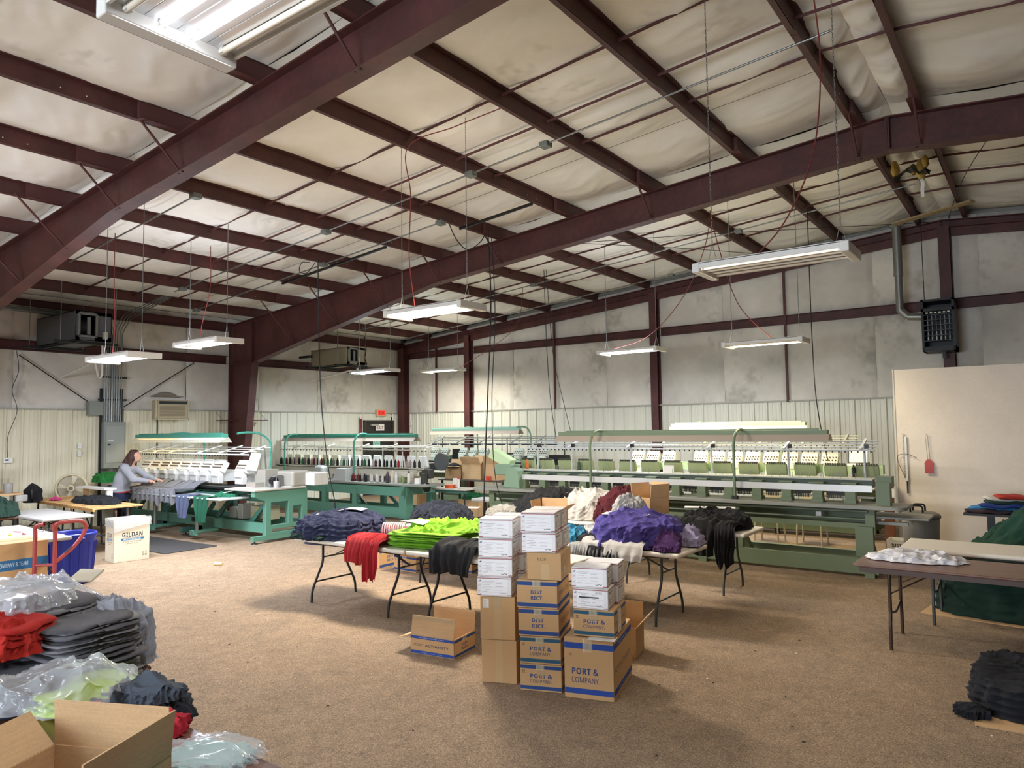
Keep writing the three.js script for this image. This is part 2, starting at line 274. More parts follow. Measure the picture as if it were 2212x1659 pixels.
// ceiling: blankets, purlins, sag angles
{
  const c = struct('ceiling');
  const zb = [0, ...FZ, LZ], all = [0.05, ...PX.slice().reverse(), RX];
  const xsL = [0.02, 1.25, ...PX.slice(0, 9).reverse(), RX];
  let sd = 1;
  for (const side of [1, -1]) for (let b = 0; b < 4; b++) for (let i = 0; i < xsL.length - 1; i++) {
    const xa = xsL[i], xb = xsL[i + 1], za = zb[b], w = zb[b + 1] - za; sd += 1.7;
    const vis = b < 3 && (side > 0 || i > 7); const nz = vis ? 90 : 8, nx = vis ? 18 : 4;
    const g = surf(nx, nz, (u, v) => {
      const lx = xa + u * (xb - xa), z = za + v * w, X = side > 0 ? lx : HW - lx;
      const t = v * 4, k = t - Math.floor(t);           // straps hold the blanket at the sag angles
      const belly = Math.sin(Math.PI * u), sag = .075 * Math.sin(Math.PI * k) * belly;
      const wr = .03 * ns(X * .9 + sd, z * 1.9, sd) + .03 * Math.pow(1 - Math.min(1, Math.abs(ns(X * .55 + sd, z * 3.2 + ns(X * 1.3, z * .7, sd) * 1.6 + .5 * Math.sin(Math.PI * u), 4.2)) * 2.2), 4) * (.3 + .7 * Math.sin(Math.PI * k));
      const end = .06 * Math.max(0, 1 - Math.min(v, 1 - v) * w / .5);
      return [X, T0 + SL * lx + .203 - sag - wr * (.25 + .75 * belly) - end * .3 * belly, z, X + sd, z];
    });
    mesh('insulation_blanket', g, INSUL, c);
  }
  mesh('roof_deck', [bar([-.2, T0 + .3, LZ / 2], [RX, T0 + .3 + SL * RX, LZ / 2], LZ + .5, .03), bar([HW + .2, T0 + .3, LZ / 2], [RX, T0 + .3 + SL * RX, LZ / 2], LZ + .5, .03)], GREYP, c);
  for (const side of [1, -1]) PX.forEach((px, i) => {
    const x = side > 0 ? px : HW - px, y = roofY(x);
    for (let b = 0; b < 4; b++) {
      const a = zb[b], e = zb[b + 1], zc = (a + e) / 2, L = e - a;
      mesh('purlin', [bx(.012, .2, L, x, y + .1, zc), bx(.065, .01, L, x - .03 * side, y + .005, zc), bx(.065, .01, L, x + .03 * side, y + .197, zc), bx(.01, .02, L, x - .062 * side, y + .012, zc)], MAROON, c);
      if (b < 3 && i < 9) { // lap over the frame
        mesh('purlin_lap', [bx(.05, .225, 1.15, x + .03 * side, y + .11, e), bx(.06, .01, 1.15, x + .05 * side, y + .0, e)], MAROON_D, c);
        mesh('bolt', [bx(.002, .012, .012, x + .008 * side, y + .06, a + 1.1), bx(.002, .012, .012, x + .008 * side, y + .06, a + 1.35)], PAPER, c);
      }
    }
  });
  // bridging across the purlins
  for (const z of [2.05, 2.95, 3.9, 8.4, 9.26, 10.2, 14.6, 15.5, 16.4]) for (let i = 0; i < 9; i++) {
    const a = i < 8 ? PX[i + 1] : 1.25, b = PX[i], dz = .0;
    mesh('sag_angle', [bar([a, roofY(a) + .13, z + dz], [b, roofY(b) + .13, z + dz], .03, .006), bar([a, roofY(a) + .115, z + .015], [b, roofY(b) + .115, z + .015], .005, .035)], MAROON_D, c);
  }
  for (const z of [2.05, 2.95, 3.9, 8.4, 9.26]) for (const [a, b] of [[14.9, 15.64], [15.64, 17.16], [17.16, 18.68]]) mesh('sag_angle', [bar([a, roofY(a) + .13, z], [b, roofY(b) + .13, z], .03, .006), bar([a, roofY(a) + .115, z + .015], [b, roofY(b) + .115, z + .015], .005, .035)], MAROON_D, c);
  mesh('ridge_strap', bar([1.3, roofY(1.3) + .1, 8], [14.9, roofY(14.9) + .1, 8.02], .004, .004), DARK, c);
}
// partition of painted wallboard on the right
{
  const w = struct('wall_partition');
  mesh('wallboard', bx(9, 2.86, .12, 14.80 + 4.5, 1.43, 3.54), mat('#ffffff', .75, { map: TEX.wall }), w);
  mesh('corner_bead', bx(.02, 2.87, .135, 14.80, 1.435, 3.54), mat('#d8cfc0', .6), w);
}
// exit door in the left wall near the corner
{
  const d = struct('door_1'); d.position.set(.03, 0, 1.08); d.rotation.y = Math.PI / 2;
  mesh('door_frame', [bx(.06, 2.3, .1, -.585, 1.15, 0), bx(.06, 2.3, .1, .585, 1.15, 0), bx(1.23, .06, .1, 0, 2.27, 0)], mat('#3a332e', .5), d);
  mesh('door_leaf', [bx(1.1, 2.22, .045, 0, 1.12, -.01)], mat('#2e2a27', .45), d);
  mesh('closer', bx(.3, .06, .06, -.2, 2.15, .05), GREYP, d);
  mesh('push_bar', bx(.8, .05, .05, 0, 1.0, .05), GREYP, d);
  mesh('threshold', bx(1.15, .02, .15, 0, .01, .02), GALV, d);
}

// ---------- hanging fixtures ----------
const LITMAT = new Map();
function glow(color, k) { const id = color + k; if (!LITMAT.has(id)) LITMAT.set(id, new THREE.MeshStandardMaterial({ color: C('#ffffff'), emissive: C(color), emissiveIntensity: k, roughness: .4 })); return LITMAT.get(id); }
const REFL = mat('#dfe2e6', .22, { metalness: .55 }), TUBE_OFF = mat('#e6dcc8', .2), FIXW = mat('#e8e6df', .4);
const CLEAR = mat('#ffffff', .08, { transmission: 1, thickness: 0, ior: 1.3 });
const linkG = (() => { const g = new THREE.TorusGeometry(.010, .0026, 4, 8); g.scale(.62, 1.25, 1); return g; })();
function chain(a, b) { // real links
  const A = V3(...a), B = V3(...b), L = A.distanceTo(B), n = Math.ceil(L / .034), out = [], d = B.clone().sub(A).normalize();
  const q = new THREE.Quaternion().setFromUnitVectors(V3(0, 1, 0), d);
  for (let i = 0; i < n; i++) { const g = linkG.clone(); g.scale(1, 1.75, 1); g.rotateY(i % 2 ? Math.PI / 2 : 0); g.applyQuaternion(q); const p = A.clone().lerp(B, (i + .5) / n); g.translate(p.x, p.y, p.z); out.push(g); }
  return merge(out);
}
FIXTURES.forEach(([x, y, z, k, col, lit, label], fi) => {
  const f = thing('hanging_light', label, 'light fixture', [x, y, z], 0, 'hanging fluorescent fixtures');
  const L = 1.22, W = .48;
  mesh('housing', [bx(L, .012, W, 0, .085, 0), bx(L, .05, .012, 0, .06, W / 2 - .006), bx(L, .05, .012, 0, .06, -W / 2 + .006)], FIXW, f);
  for (const s of [-1, 1]) mesh('end_plate', rb(.07, .085, W + .01, .008, s * (L / 2 + .01), .045, 0), FIXW, f);
  const troughs = []; for (let i = 0; i < 4; i++) { const zc = (i - 1.5) * .118; for (const s of [-1, 1]) troughs.push(bar([-L / 2, .052, zc + s * .034], [L / 2, .052, zc + s * .034], .045, .003).applyMatrix4(new THREE.Matrix4())); }
  mesh('reflector', troughs.concat([0, 1, 2, 3].map(i => bx(L, .003, .05, 0, .075, (i - 1.5) * .118))), REFL, f);
  lit.forEach((on, i) => { const t = mesh('tube', rod([-L / 2 + .02, .04, (i - 1.5) * .118], [L / 2 - .02, .04, (i - 1.5) * .118], .0128, 10), on ? glow(col, k > .13 ? 9 : 1.2) : TUBE_OFF, f); mesh('socket', [bx(.02, .04, .025, -L / 2 + .04, .05, (i - 1.5) * .118), bx(.02, .04, .025, L / 2 - .04, .05, (i - 1.5) * .118)], WHITE, t); });
  parts('uplight_slot', [-1, 1].map(s => bx(L * .9, .004, .03, 0, .093, s * .12)), k > .13 ? glow(col, 3) : DARK, f);
  for (const s of [-1, 1]) {
    const cx = s * (L / 2 - .06), top = roofY(x + cx) - y + .17;
    if (fi < 2 || fi === 8) mesh('chain', chain([cx, .3, 0], [cx, top, 0]), GALV, f);
    else mesh('chain', rod([cx, .3, 0], [cx, top, 0], .006, 5), GALV, f);
    mesh('hanger', [rod([cx, .3, 0], [cx - .05, .09, .0], .003, 5), rod([cx, .3, 0], [cx + .05, .09, .0], .003, 5)], GALV, f);
  }
  if (k > .01) { const r = new THREE.RectAreaLight(C(col), LAMP * k, L * .96, W * .9); r.position.set(0, .005, 0); r.rotation.x = -Math.PI / 2; f.add(r);
    if (k > .13) { const u = new THREE.RectAreaLight(C(col), LAMP * k * UPLIGHT * (k > 1.1 ? .55 : 1), L * .9, W * .8); u.position.set(0, .1, 0); u.rotation.x = Math.PI / 2; f.add(u); } }
});
// red extension cords feeding the fixtures
const CORD_R = mat('#7a2d28', .5), CORD_B = mat('#1b1b1c', .5), CORD_W = mat('#b9b7ae', .5);
const cord = (name, label, pts, r, m) => one(name, label, 'cord', tube(pts, r, 6, pts.length * 8), m);
cord('extension_cord', 'red cord rising from the brightest hanging fixture to the roof purlins', [[10.35, 3.55, 10.1], [10.3, 4.2, 10.15], [10.38, 5.0, 10.2], [10.34, 5.6, 10.22], [11.2, 5.66, 10.25], [11.86, 5.72, 10.2]], .0065, CORD_R);
cord('extension_cord', 'red cord looping up from the unlit hanging fixture', [[14.75, 3.5, 10.3], [15.0, 3.75, 10.3], [15.25, 4.3, 10.25], [15.35, 5.1, 10.25], [15.3, 5.95, 10.25]], .0065, CORD_R);
cord('extension_cord', 'red cord dropping to the bluish lit fixture', [[5.6, 3.5, 10.2], [5.45, 3.7, 10.15], [5.62, 4.4, 10.1], [5.62, 5.12, 10.1]], .0065, CORD_R);
cord('extension_cord', 'red cord dropping to the low left fixture', [[5.5, 3.15, 11.6], [5.35, 3.6, 11.5], [5.3, 4.4, 11.5], [5.3, 5.1, 11.5]], .0065, CORD_R);
cord('extension_cord', 'red cord slanting across the gable wall to the middle column fixture', [[9.7, 3.55, 3.8], [10.6, 3.75, 3.9], [11.5, 4.4, 4.2], [12.1, 5.2, 4.6], [12.25, 5.75, 4.7]], .007, CORD_R);
cord('extension_cord', 'red cord slanting down to the dim warm fixture', [[12.25, 5.72, 4.75], [12.4, 5.0, 4.75], [12.7, 4.0, 4.7], [13.2, 3.42, 4.7]], .007, CORD_R);
cord('extension_cord', 'red cord from the far ceiling down to the corner fixture', [[7.0, 5.3, 3.0], [6.4, 4.6, 2.4], [4.8, 4.1, 1.6], [3.5, 3.72, 1.25]], .007, CORD_R);
// black power drops hanging to the machines
cord('power_drop', 'black cables hanging from the ceiling box to the olive machine table', [[9.15, 5.45, 7.05], [9.12, 4.2, 6.95], [8.95, 2.6, 6.85], [8.78, 1.2, 6.75], [8.7, .3, 6.7]], .013, CORD_B);
cord('power_drop', 'second black cable swaying beside the first ceiling drop', [[9.2, 5.45, 7.02], [9.17, 4.0, 6.9], [9.0, 2.4, 6.8], [8.95, 1.1, 6.65], [9.1, .45, 6.55], [9.25, .04, 6.5]], .008, CORD_B);
cord('power_drop', 'black cable hanging from the ceiling beside the operator machine', [[5.97, 5.2, 8.15], [5.75, 3.8, 7.95], [5.66, 2.4, 7.8], [5.75, 1.2, 7.7], [5.8, .6, 7.6], [5.72, .2, 7.55], [5.5, .03, 7.4]], .011, CORD_B);
cord('power_drop', 'thin black cables dropping before the gable wall to the dark far machine', [[7.8, 5.56, 3.3], [7.85, 3.6, 3.3], [7.9, 2.5, 3.25], [8.0, 1.7, 3.2]], .008, CORD_B);
cord('power_drop', 'thin slanted black cable beside the dark far machine drops', [[7.86, 5.56, 3.3], [8.0, 3.5, 3.25], [8.15, 2.5, 3.1], [8.3, 1.7, 3.0]], .007, CORD_B);
cord('power_drop', 'long black cable dropping to the right end of the pale green machine', [[13.5, 5.88, 3.3], [13.5, 3.4, 3.3], [13.52, 2.4, 3.25], [13.55, 1.3, 2.7], [13.6, 1.0, 2.6]], .009, CORD_B);
cord('cable_loop', 'black cable swag between the grey ceiling box and the frame', [[8.95, 5.42, 7.85], [9.0, 5.15, 7.7], [9.05, 5.02, 7.5], [9.1, 5.2, 7.2], [9.13, 5.42, 7.05]], .009, CORD_B);
cord('cable_loop', 'small black cable loop near the middle frame on the left', [[5.9, 5.15, 8.15], [5.75, 4.95, 8.25], [5.62, 5.0, 8.3], [5.66, 5.15, 8.28], [5.8, 5.16, 8.2]], .008, CORD_B);
cord('telephone_wire', 'thin dark wire hanging down the left wall to the thermostat', [[.12, 3.7, 11.0], [.11, 3.3, 10.95], [.1, 2.9, 11.05], [.09, 2.5, 10.95], [.09, 1.95, 11.1], [.08, 1.55, 11.09]], .006, CORD_B);
// conduits with boxes
const EMT = mat('#8e918f', .35, { metalness: .8 });
function conduit(label, z, a, b, boxes, dz = 0) {
  const c = thing('conduit', label, 'conduit'); const Y = x => roofY(x) - .055;
  mesh('pipe', rod([a, Y(a), z], [b, Y(b), z + dz], .013, 8), EMT, c);
  for (const x of boxes) mesh('junction_box', rb(.13, .07, .13, .008, x, Y(x) - .01, z), mat('#7f8580', .5, { metalness: .4 }), c);
  return c;
}
conduit('long thin conduit along the sag line of the near bay with grey boxes', 9.07, 2.6, 15.2, [11.71, 10.45, 7.33, 2.89]);
conduit('thin conduit nearer the middle frame ending at a box with cable swag', 7.92, 1.42, 8.85, [8.84, 5.85, 1.42]);
conduit('short thin conduit beside the nearest frame', 11.38, 3.4, 7.4, [7.38]);
conduit('thin conduit across the far bay below the purlins', 3.15, 1.2, 15.2, [12.2, 7.4]);
conduit('second thin conduit across the far bay near the gable', 1.1, 1.0, 10.5, [9.9]);
{
  const s = thing('strut_channel', 'black strut channel clamped under two purlins near the cable swag', 'strut'); mesh('channel', bar([8.82, roofY(8.82) - .045, 7.41], [10.34, roofY(10.34) - .045, 7.41], .04, .04), BLACK, s);
  const s2 = thing('strut_channel', 'black strut channel under the purlins by the small cable loop', 'strut'); mesh('channel', bar([4.27, roofY(4.27) - .045, 7.7], [7.31, roofY(7.31) - .045, 7.7], .04, .04), BLACK, s2);
}
cord('brace_cable', 'steel brace cable crossing under the far roof to the left', [[8.9, 5.4, 5.9], [12.0, 5.7, 3.2], [15.1, 5.95, .5]], .006, DARK);
cord('brace_cable', 'steel brace cable crossing under the far roof to the right', [[16.6, 5.95, 5.9], [15.9, 5.95, 3.2], [15.4, 5.95, .4]], .006, DARK);
cord('brace_cable', 'second steel brace cable rising right from the gable rafter', [[12.4, 5.7, .4], [11.0, 5.6, 3.0], [9.2, 5.45, 6.0]], .006, DARK);
// torn insulation with daylight hole near the ridge
{
  const t = thing('torn_insulation', 'torn yellow fibreglass hanging from the ceiling near the ridge', 'insulation', [15.27, 5.95, 4.1]);
  seed(91);
  const tuft = (x, z, s) => surf(10, 8, (u, v) => { const a = u * 6.283, r = s * (.5 + .5 * Math.sin(v * 3.1)) * (1 + .5 * ns(u * 9, v * 6, x * 7)); return [x + Math.cos(a) * r * .6, .14 - v * s * 2.4, z + Math.sin(a) * r]; });
  parts('fibreglass', [tuft(-.22, .1, .1), tuft(.12, -.05, .13), tuft(.2, .12, .08), tuft(0, -.2, .07)], mat('#b99a4e', .95, { side: THREE.DoubleSide }), t);
  mesh('torn_facing', surf(8, 6, (u, v) => [-.25 + u * .5, .12 - Math.abs(u - .5) * .3 - v * .16 * (1 + ns(u * 5, v * 5, 2)), -.12 + v * .3]), DARK, t);
  mesh('loose_strip', surf(2, 10, (u, v) => [.1 + u * .05 + ns(v * 3, 1) * .05, -.05 - v * .4, -.05 + ns(v * 4, 7) * .06]), PAPER, t);
}
// ---------- wall equipment ----------
{
  // suspended grey duct unit on the left wall
  const u = thing('air_handler', 'grey sheet metal air handler hung on rods over the left tables', 'air handler', [1.050, 3.8, 10.330]);
  mesh('cabinet', [bx(1.800, 0.012, 0.660, 0, 0.006, 0), bx(1.800, 0.012, 0.660, 0, 0.564, 0), bx(1.800, 0.570, 0.012, 0, 0.285, 0.324), bx(1.800, 0.570, 0.012, 0, 0.285, -0.324), bx(0.012, 0.570, 0.660, -0.894, 0.285, 0), bx(0.012, 0.091, 0.660, 0.894, 0.046, 0), bx(0.012, 0.068, 0.660, 0.894, 0.536, 0), bx(0.012, 0.570, 0.073, 0.894, 0.285, 0.294), bx(0.012, 0.570, 0.310, 0.894, 0.285, -0.175)], mat('#5c5e60', .5, { metalness: .3 }), u);
  mesh('blower_drum', new THREE.CylinderGeometry(0.171, 0.171, 0.330, 20).rotateX(Math.PI / 2).translate(0.500, 0.285, 0.119), mat('#5c5e60', .5, { metalness: .3 }), u);
  mesh('side_panel', bx(1.260, 0.536, .01, 0.216, 0.285, 0.334), mat('#5c5e60', .5, { metalness: .3 }), u);
  parts('outlet_frame', [bx(.04, .04, 0.330, 0.915, 0.513, 0.119), bx(.04, .04, 0.330, 0.915, 0.080, 0.119), bx(.04, 0.433, .04, 0.915, 0.296, 0.277), bx(.04, 0.433, .04, 0.915, 0.296, -0.040)], GALV, u);
  mesh('damper', bx(.03, 0.342, .06, 0.910, 0.285, 0.099), GALV, u);
  parts('support_rail', [bx(.05, .05, 1.160, -0.700, -.03, .05), bx(.05, .05, 1.160, 0.750, -.03, .05), bx(2.100, .04, .04, 0, -.03, 0.280)], DARK, u);
  for (const [x, z] of [[-0.700, -0.480], [0.750, -0.480], [-0.700, 0.530], [0.750, 0.530]]) mesh('hanger_rod', rod([x, -.03, z], [x, roofY(1.050 + x) + .05 - 3.8, z], .008, 6), GALV, u);
  mesh('control_box', bx(.06, .14, .08, .93, .12, -.2), GREYP, u);
  const d = thing('drain_pipe', 'white plastic drain pipe stepping down below the grey air handler', 'pipe');
  mesh('pipe', bent([[1.7, 3.8, 10.05], [1.7, 3.12, 10.05], [1.55, 3.12, 10.05], [1.5, 3.45, 10.1], [.06, 3.2, 10.15]], .022), PLASTICW, d);
  // tan unit by the door corner
  const v = thing('air_handler', 'tan sheet metal air handler hung before the door corner', 'air handler', [1.350, 3.74, 3.800]);
  mesh('cabinet', [bx(1.500, 0.012, 0.600, 0, 0.006, 0), bx(1.500, 0.012, 0.600, 0, 0.454, 0), bx(1.500, 0.460, 0.012, 0, 0.230, 0.294), bx(1.500, 0.460, 0.012, 0, 0.230, -0.294), bx(0.012, 0.460, 0.600, -0.744, 0.230, 0), bx(0.012, 0.074, 0.600, 0.744, 0.037, 0), bx(0.012, 0.055, 0.600, 0.744, 0.432, 0), bx(0.012, 0.460, 0.066, 0.744, 0.230, 0.267), bx(0.012, 0.460, 0.282, 0.744, 0.230, -0.159)], mat('#94886f', .55, { metalness: .2 }), v);
  mesh('blower_drum', new THREE.CylinderGeometry(0.138, 0.138, 0.300, 20).rotateX(Math.PI / 2).translate(0.350, 0.230, 0.108), mat('#94886f', .55, { metalness: .2 }), v);
  mesh('side_panel', bx(1.050, 0.432, .01, 0.180, 0.230, 0.304), mat('#94886f', .55, { metalness: .2 }), v);
  parts('outlet_frame', [bx(.04, .04, 0.300, 0.765, 0.414, 0.108), bx(.04, .04, 0.300, 0.765, 0.064, 0.108), bx(.04, 0.350, .04, 0.765, 0.239, 0.252), bx(.04, 0.350, .04, 0.765, 0.239, -0.036)], GALV, v);
  mesh('damper', bx(.03, 0.276, .06, 0.760, 0.230, 0.090), GALV, v);
  parts('support_rail', [bx(.05, .05, 1.100, -0.550, -.03, .05), bx(.05, .05, 1.100, 0.600, -.03, .05), bx(1.800, .04, .04, 0, -.03, 0.250)], DARK, v);
  for (const [x, z] of [[-0.550, -0.450], [0.600, -0.450], [-0.550, 0.500], [0.600, 0.500]]) mesh('hanger_rod', rod([x, -.03, z], [x, roofY(1.350 + x) + .05 - 3.74, z], .008, 6), GALV, v);
  mesh('duct_stub', rod([-.7, .3, .3], [-1.0, .27, .5], .04, 8), BLACK, v);
  mesh('cable_coil', tube([[.62, .8, -.4], [.66, .4, -.42], [.6, .15, -.4], [.7, .02, -.42], [.63, .2, -.4]], .012), BLACK, v);
  const d2 = thing('drain_pipe', 'white plastic drain pipe below the tan air handler', 'pipe');
  mesh('pipe', bent([[1.9, 3.75, 3.6], [1.9, 3.5, 3.6], [1.78, 3.5, 3.6], [1.75, 3.62, 3.65], [.06, 3.4, 3.8]], .022), PLASTICW, d2);
  // gas unit heater with flue in front of the gable wall
  const h = thing('unit_heater', 'dark gas unit heater hanging before the gable wall', 'heater', [15.2, 3.36, .6]);
  mesh('cabinet', [bx(.55, .04, .6, 0, .98, 0), bx(.55, .09, .6, 0, .045, 0), bx(.04, 1, .6, -.255, .5, 0), bx(.04, 1, .6, .255, .5, 0), bx(.55, 1, .04, 0, .5, -.28), bx(.55, .06, .04, 0, .8, .28)], mat('#2c2e30', .5, { metalness: .4 }), h);
  for (let i = 0; i < 6; i++) mesh('louver', bx(.47, .012, .08, 0, .2 + i * .1, .26).rotateX(0), mat('#3a3c3e', .45, { metalness: .5 }), h);
  for (let i = 0; i < 6; i++) mesh('burner_tube', lathe([[.012, 0], [.03, .05], [.012, .2], [.012, .5]], 8).translate(-.18 + i * .072, .2, .18), GALV, h);
  parts('nozzle', Array.from({ length: 6 }, (_, i) => bx(.04, .025, .02, -.18 + i * .072, .74, .28)), PAPER, h);
  mesh('foot', bx(.05, .12, .04, .05, -.06, 0), DARK, h);
  for (const x of [-.25, .25]) mesh('hanger_rod', rod([x, 1, -.1], [x, roofY(15.2 + x) - 3.36, -.1], .008, 6), BLACK, h);
  const p = thing('flue_pipe', 'grey sheet metal flue pipe rising from the unit heater to the roof', 'pipe');
  mesh('pipe', [cyl(.085, .085, 1.0, 14.53, 5.45, .6), cyl(.072, .072, .75, 14.53, 4.6, .6), rod([14.53, 4.25, .6], [14.66, 4.1, .6], .072, 16), rod([14.66, 4.1, .6], [14.95, 4.07, .6], .07, 16)], GALV, p);
  mesh('collar', [cyl(.09, .09, .06, 14.53, 4.97, .6), cyl(.16, .09, .04, 14.53, 5.95, .6)], GALV, p);
  const bd = one('board', 'plain wooden board laid across the purlin ends above the flue', 'board', bar([14.55, 5.9, 1.0], [15.9, 5.97, 1.5], .18, .03), mat('#a18d68', .8));
  // exit sign, lit
  const ex = thing('exit_sign', 'glowing red exit sign on the wall above the dark door', 'sign', [.06, 2.42, 1.01], Math.PI / 2);
  mesh('box', rb(.37, .22, .07, .01, 0, .11, 0), mat('#cdbb98', .5), ex);
  const exT = canvasTex(256, 140, (g, w, h) => { g.fillStyle = '#f03a2c'; g.fillRect(0, 0, w, h); g.fillStyle = '#8c1210'; g.font = 'bold 96px sans-serif'; g.textAlign = 'center'; g.textBaseline = 'middle'; g.fillText('EXIT', w / 2, h / 2 + 4); });
  mesh('lit_face', plane(.3, .16).translate(0, .11, .0365), new THREE.MeshStandardMaterial({ color: C('#300808'), emissive: C('#ffffff'), emissiveMap: exT, emissiveIntensity: 1.1, roughness: .5 }), ex);
  // second EXIT placard on the door and papers
  const pl = canvasTex(256, 150, (g, w, h) => { g.fillStyle = '#f2efe8'; g.fillRect(0, 0, w, h); g.fillStyle = '#7a1c18'; g.font = 'bold 100px sans-serif'; g.textAlign = 'center'; g.textBaseline = 'middle'; g.fillText('EXIT', w / 2, h / 2 + 6); });
  one('exit_placard', 'white placard with dark red EXIT letters on the dark door', 'sign', sb(.36, .2, .005), mat('#ffffff', .6, { map: pl }), [.075, 2.08, 1.06], Math.PI / 2);
  const poster = canvasTex(128, 160, (g, w, h) => { g.fillStyle = '#9fd3c4'; g.fillRect(0, 0, w, h); g.strokeStyle = '#4e8f86'; g.lineWidth = 5; for (let i = 0; i < 5; i++) { g.beginPath(); g.arc(30 + i * 16, 50 + (i % 3) * 30, 20, 0, 6.3); g.stroke(); } });
  one('poster', 'pale green paper with swirls taped to the dark door', 'poster', sb(.3, .36, .004), mat('#ffffff', .7, { map: poster }), [.072, 1.62, 1.2], Math.PI / 2);
  const banner = canvasTex(64, 256, (g, w, h) => { g.fillStyle = '#6e2430'; g.fillRect(0, 0, w, h); g.fillStyle = '#e7dada'; g.fillRect(8, 0, 48, 26); g.font = 'bold 34px sans-serif'; g.save(); g.translate(44, 235); g.rotate(-Math.PI / 2); g.fillText('-  -  -  -', 0, 0); g.restore(); });
  one('hanging_tag', 'narrow maroon paper strip beside the exit door', 'sign', sb(.1, .62, .006), mat('#ffffff', .7, { map: banner }), [.06, 2.1, 1.83], Math.PI / 2);
  const al = thing('alarm_box', 'small white box on the gable panels right of the door corner', 'box', [.42, 2.2, .06]); mesh('case', rb(.09, .14, .04, .006, 0, 0, 0), WHITE, al); mesh('lens', bx(.06, .03, .01, 0, .02, .022), GREYP, al);
  // window air conditioner in the left wall
  const ac = thing('air_conditioner', 'beige window air conditioner set into the left wall', 'air conditioner', [.12, 2.33, 7.8], Math.PI / 2);
  mesh('case', rb(.74, .43, .3, .02, 0, .215, 0), mat('#b9a98a', .5), ac);
  mesh('control_strip', bx(.68, .07, .01, 0, .375, .152), DARK, ac);
  for (let i = 0; i < 9; i++) mesh('grille_slat', bx(.6, .012, .015, -.02, .07 + i * .028, .155), mat('#8d7f62', .6), ac);
  parts('frame', [bx(.8, .03, .05, 0, -.01, .1), bx(.03, .46, .05, -.39, .21, .1), bx(.03, .46, .05, .39, .21, .1)], mat('#cfc3a6', .5), ac);
  const tar = one('torn_facing', 'torn foil facing and dark trim above the window air conditioner', 'insulation', [bx(.02, .02, .8, .06, 2.86, 7.85), surf(14, 6, (u, v) => [.02 + .04 * Math.sin(v * 3.1) + .02 * ns(u * 6, v * 5), 2.84 + v * .13 * Math.sin(u * 3.14), 7.5 + u * .72])], mat('#8f8474', .8, { side: THREE.DoubleSide }));
  // electric panel, strut rack and conduit bundle
  const ep = thing('electric_panel', 'grey electric panel cabinet below the conduit bundle', 'electric panel', [.14, 1.24, 9.09], Math.PI / 2);
  mesh('cabinet', rb(.46, 1.02, .16, .006, 0, .51, 0), mat('#8d918a', .45), ep); mesh('door', bx(.38, .8, .01, -.0, .52, .085), mat('#979b94', .45), ep); mesh('latch', bx(.05, .03, .02, -.13, .52, .095), DARK, ep); mesh('knockout_tag', bx(.12, .02, .002, -.1, .6, .092), PAPER, ep);
  const jb = thing('junction_cabinet', 'square grey junction cabinet left of the conduit bundle', 'electric box', [.15, 2.4, 9.5], Math.PI / 2); mesh('cabinet', rb(.3, .3, .14, .006, 0, .15, 0), mat('#82877f', .5), jb); mesh('cover', bx(.27, .27, .008, 0, .15, .073), mat('#8b9088', .5), jb);
  const sr = thing('strut_rack', 'dark slotted strut posts behind the electric panel', 'rack'); for (const z of [9.33, 8.9]) { mesh('post', bx(.045, 3.0, .045, .06, 1.5, z), BLACK, sr); } parts('cross_strut', [bx(.04, .04, .6, .09, 2.75, 9.1), bx(.04, .04, .6, .09, 3.25, 9.1)], DARK, sr);
  for (let i = 0; i < 8; i++) {
    const z = 9.28 - i * .05, r = i === 3 ? .026 : .012, c = thing('wall_conduit', i === 3 ? 'thickest bright conduit in the vertical bundle above the electric panel' : 'thin vertical conduit in the bundle above the electric panel', 'conduit', [0, 0, 0], 0, i === 3 ? undefined : 'vertical conduits above the electric panel');
    const up = 4.35 - (i % 4) * .03;
    mesh('pipe', bent(i < 4 ? [[.12, 2.24, z], [.12, up, z], [.25, up + .22, z + .15], [.28, up + .26, z + 3]] : [[.12, 2.24, z], [.12, up, z], [.4, up + .3, z - .05], [2.2, roofY(2.2) - .06, z]], r), EMT, c);
  }
  const th = thing('thermostat', 'small white thermostat on the ribbed wall panels at the left edge', 'thermostat', [.07, 1.49, 11.08], Math.PI / 2); mesh('case', rb(.16, .1, .03, .008, 0, 0, 0), WHITE, th); mesh('display', bx(.06, .03, .004, -.02, .01, .017), DARK, th);
  for (const [z, y, n] of [[9.75, 1.75, 0], [9.75, 1.58, 1]]) { const sw = thing('wall_switch', n ? 'lower white switch plate left of the electric panel' : 'upper white switch plate left of the electric panel', 'switch', [.06, y, z], Math.PI / 2); mesh('plate', rb(.07, .115, .012, .003, 0, 0, 0), WHITE, sw); mesh('toggle', bx(.01, .025, .015, 0, 0, .01), WHITE, sw); }
  const shl = thing('wall_shelf', 'thin dark shelf on wires around the steel column', 'shelf', [.32, 2.29, 6.0]); mesh('board', bx(.3, .02, 1.3, 0, 0, 0), MAROON_D, shl); for (const z of [-.62, .62]) mesh('wire', rod([.1, 0, z], [-.22, .22, z], .004, 5), DARK, shl);
  for (const [a, b, l] of [[[.09, 3.62, 10.95], [.09, 2.62, 9.5], 'steel brace rod slanting down to the junction cabinet'], [[.09, 2.6, 8.85], [.09, 3.7, 7.2], 'steel brace rod rising right of the conduit bundle']]) one('brace_rod', l, 'rod', rod(a, b, .012, 6), DARK);
}

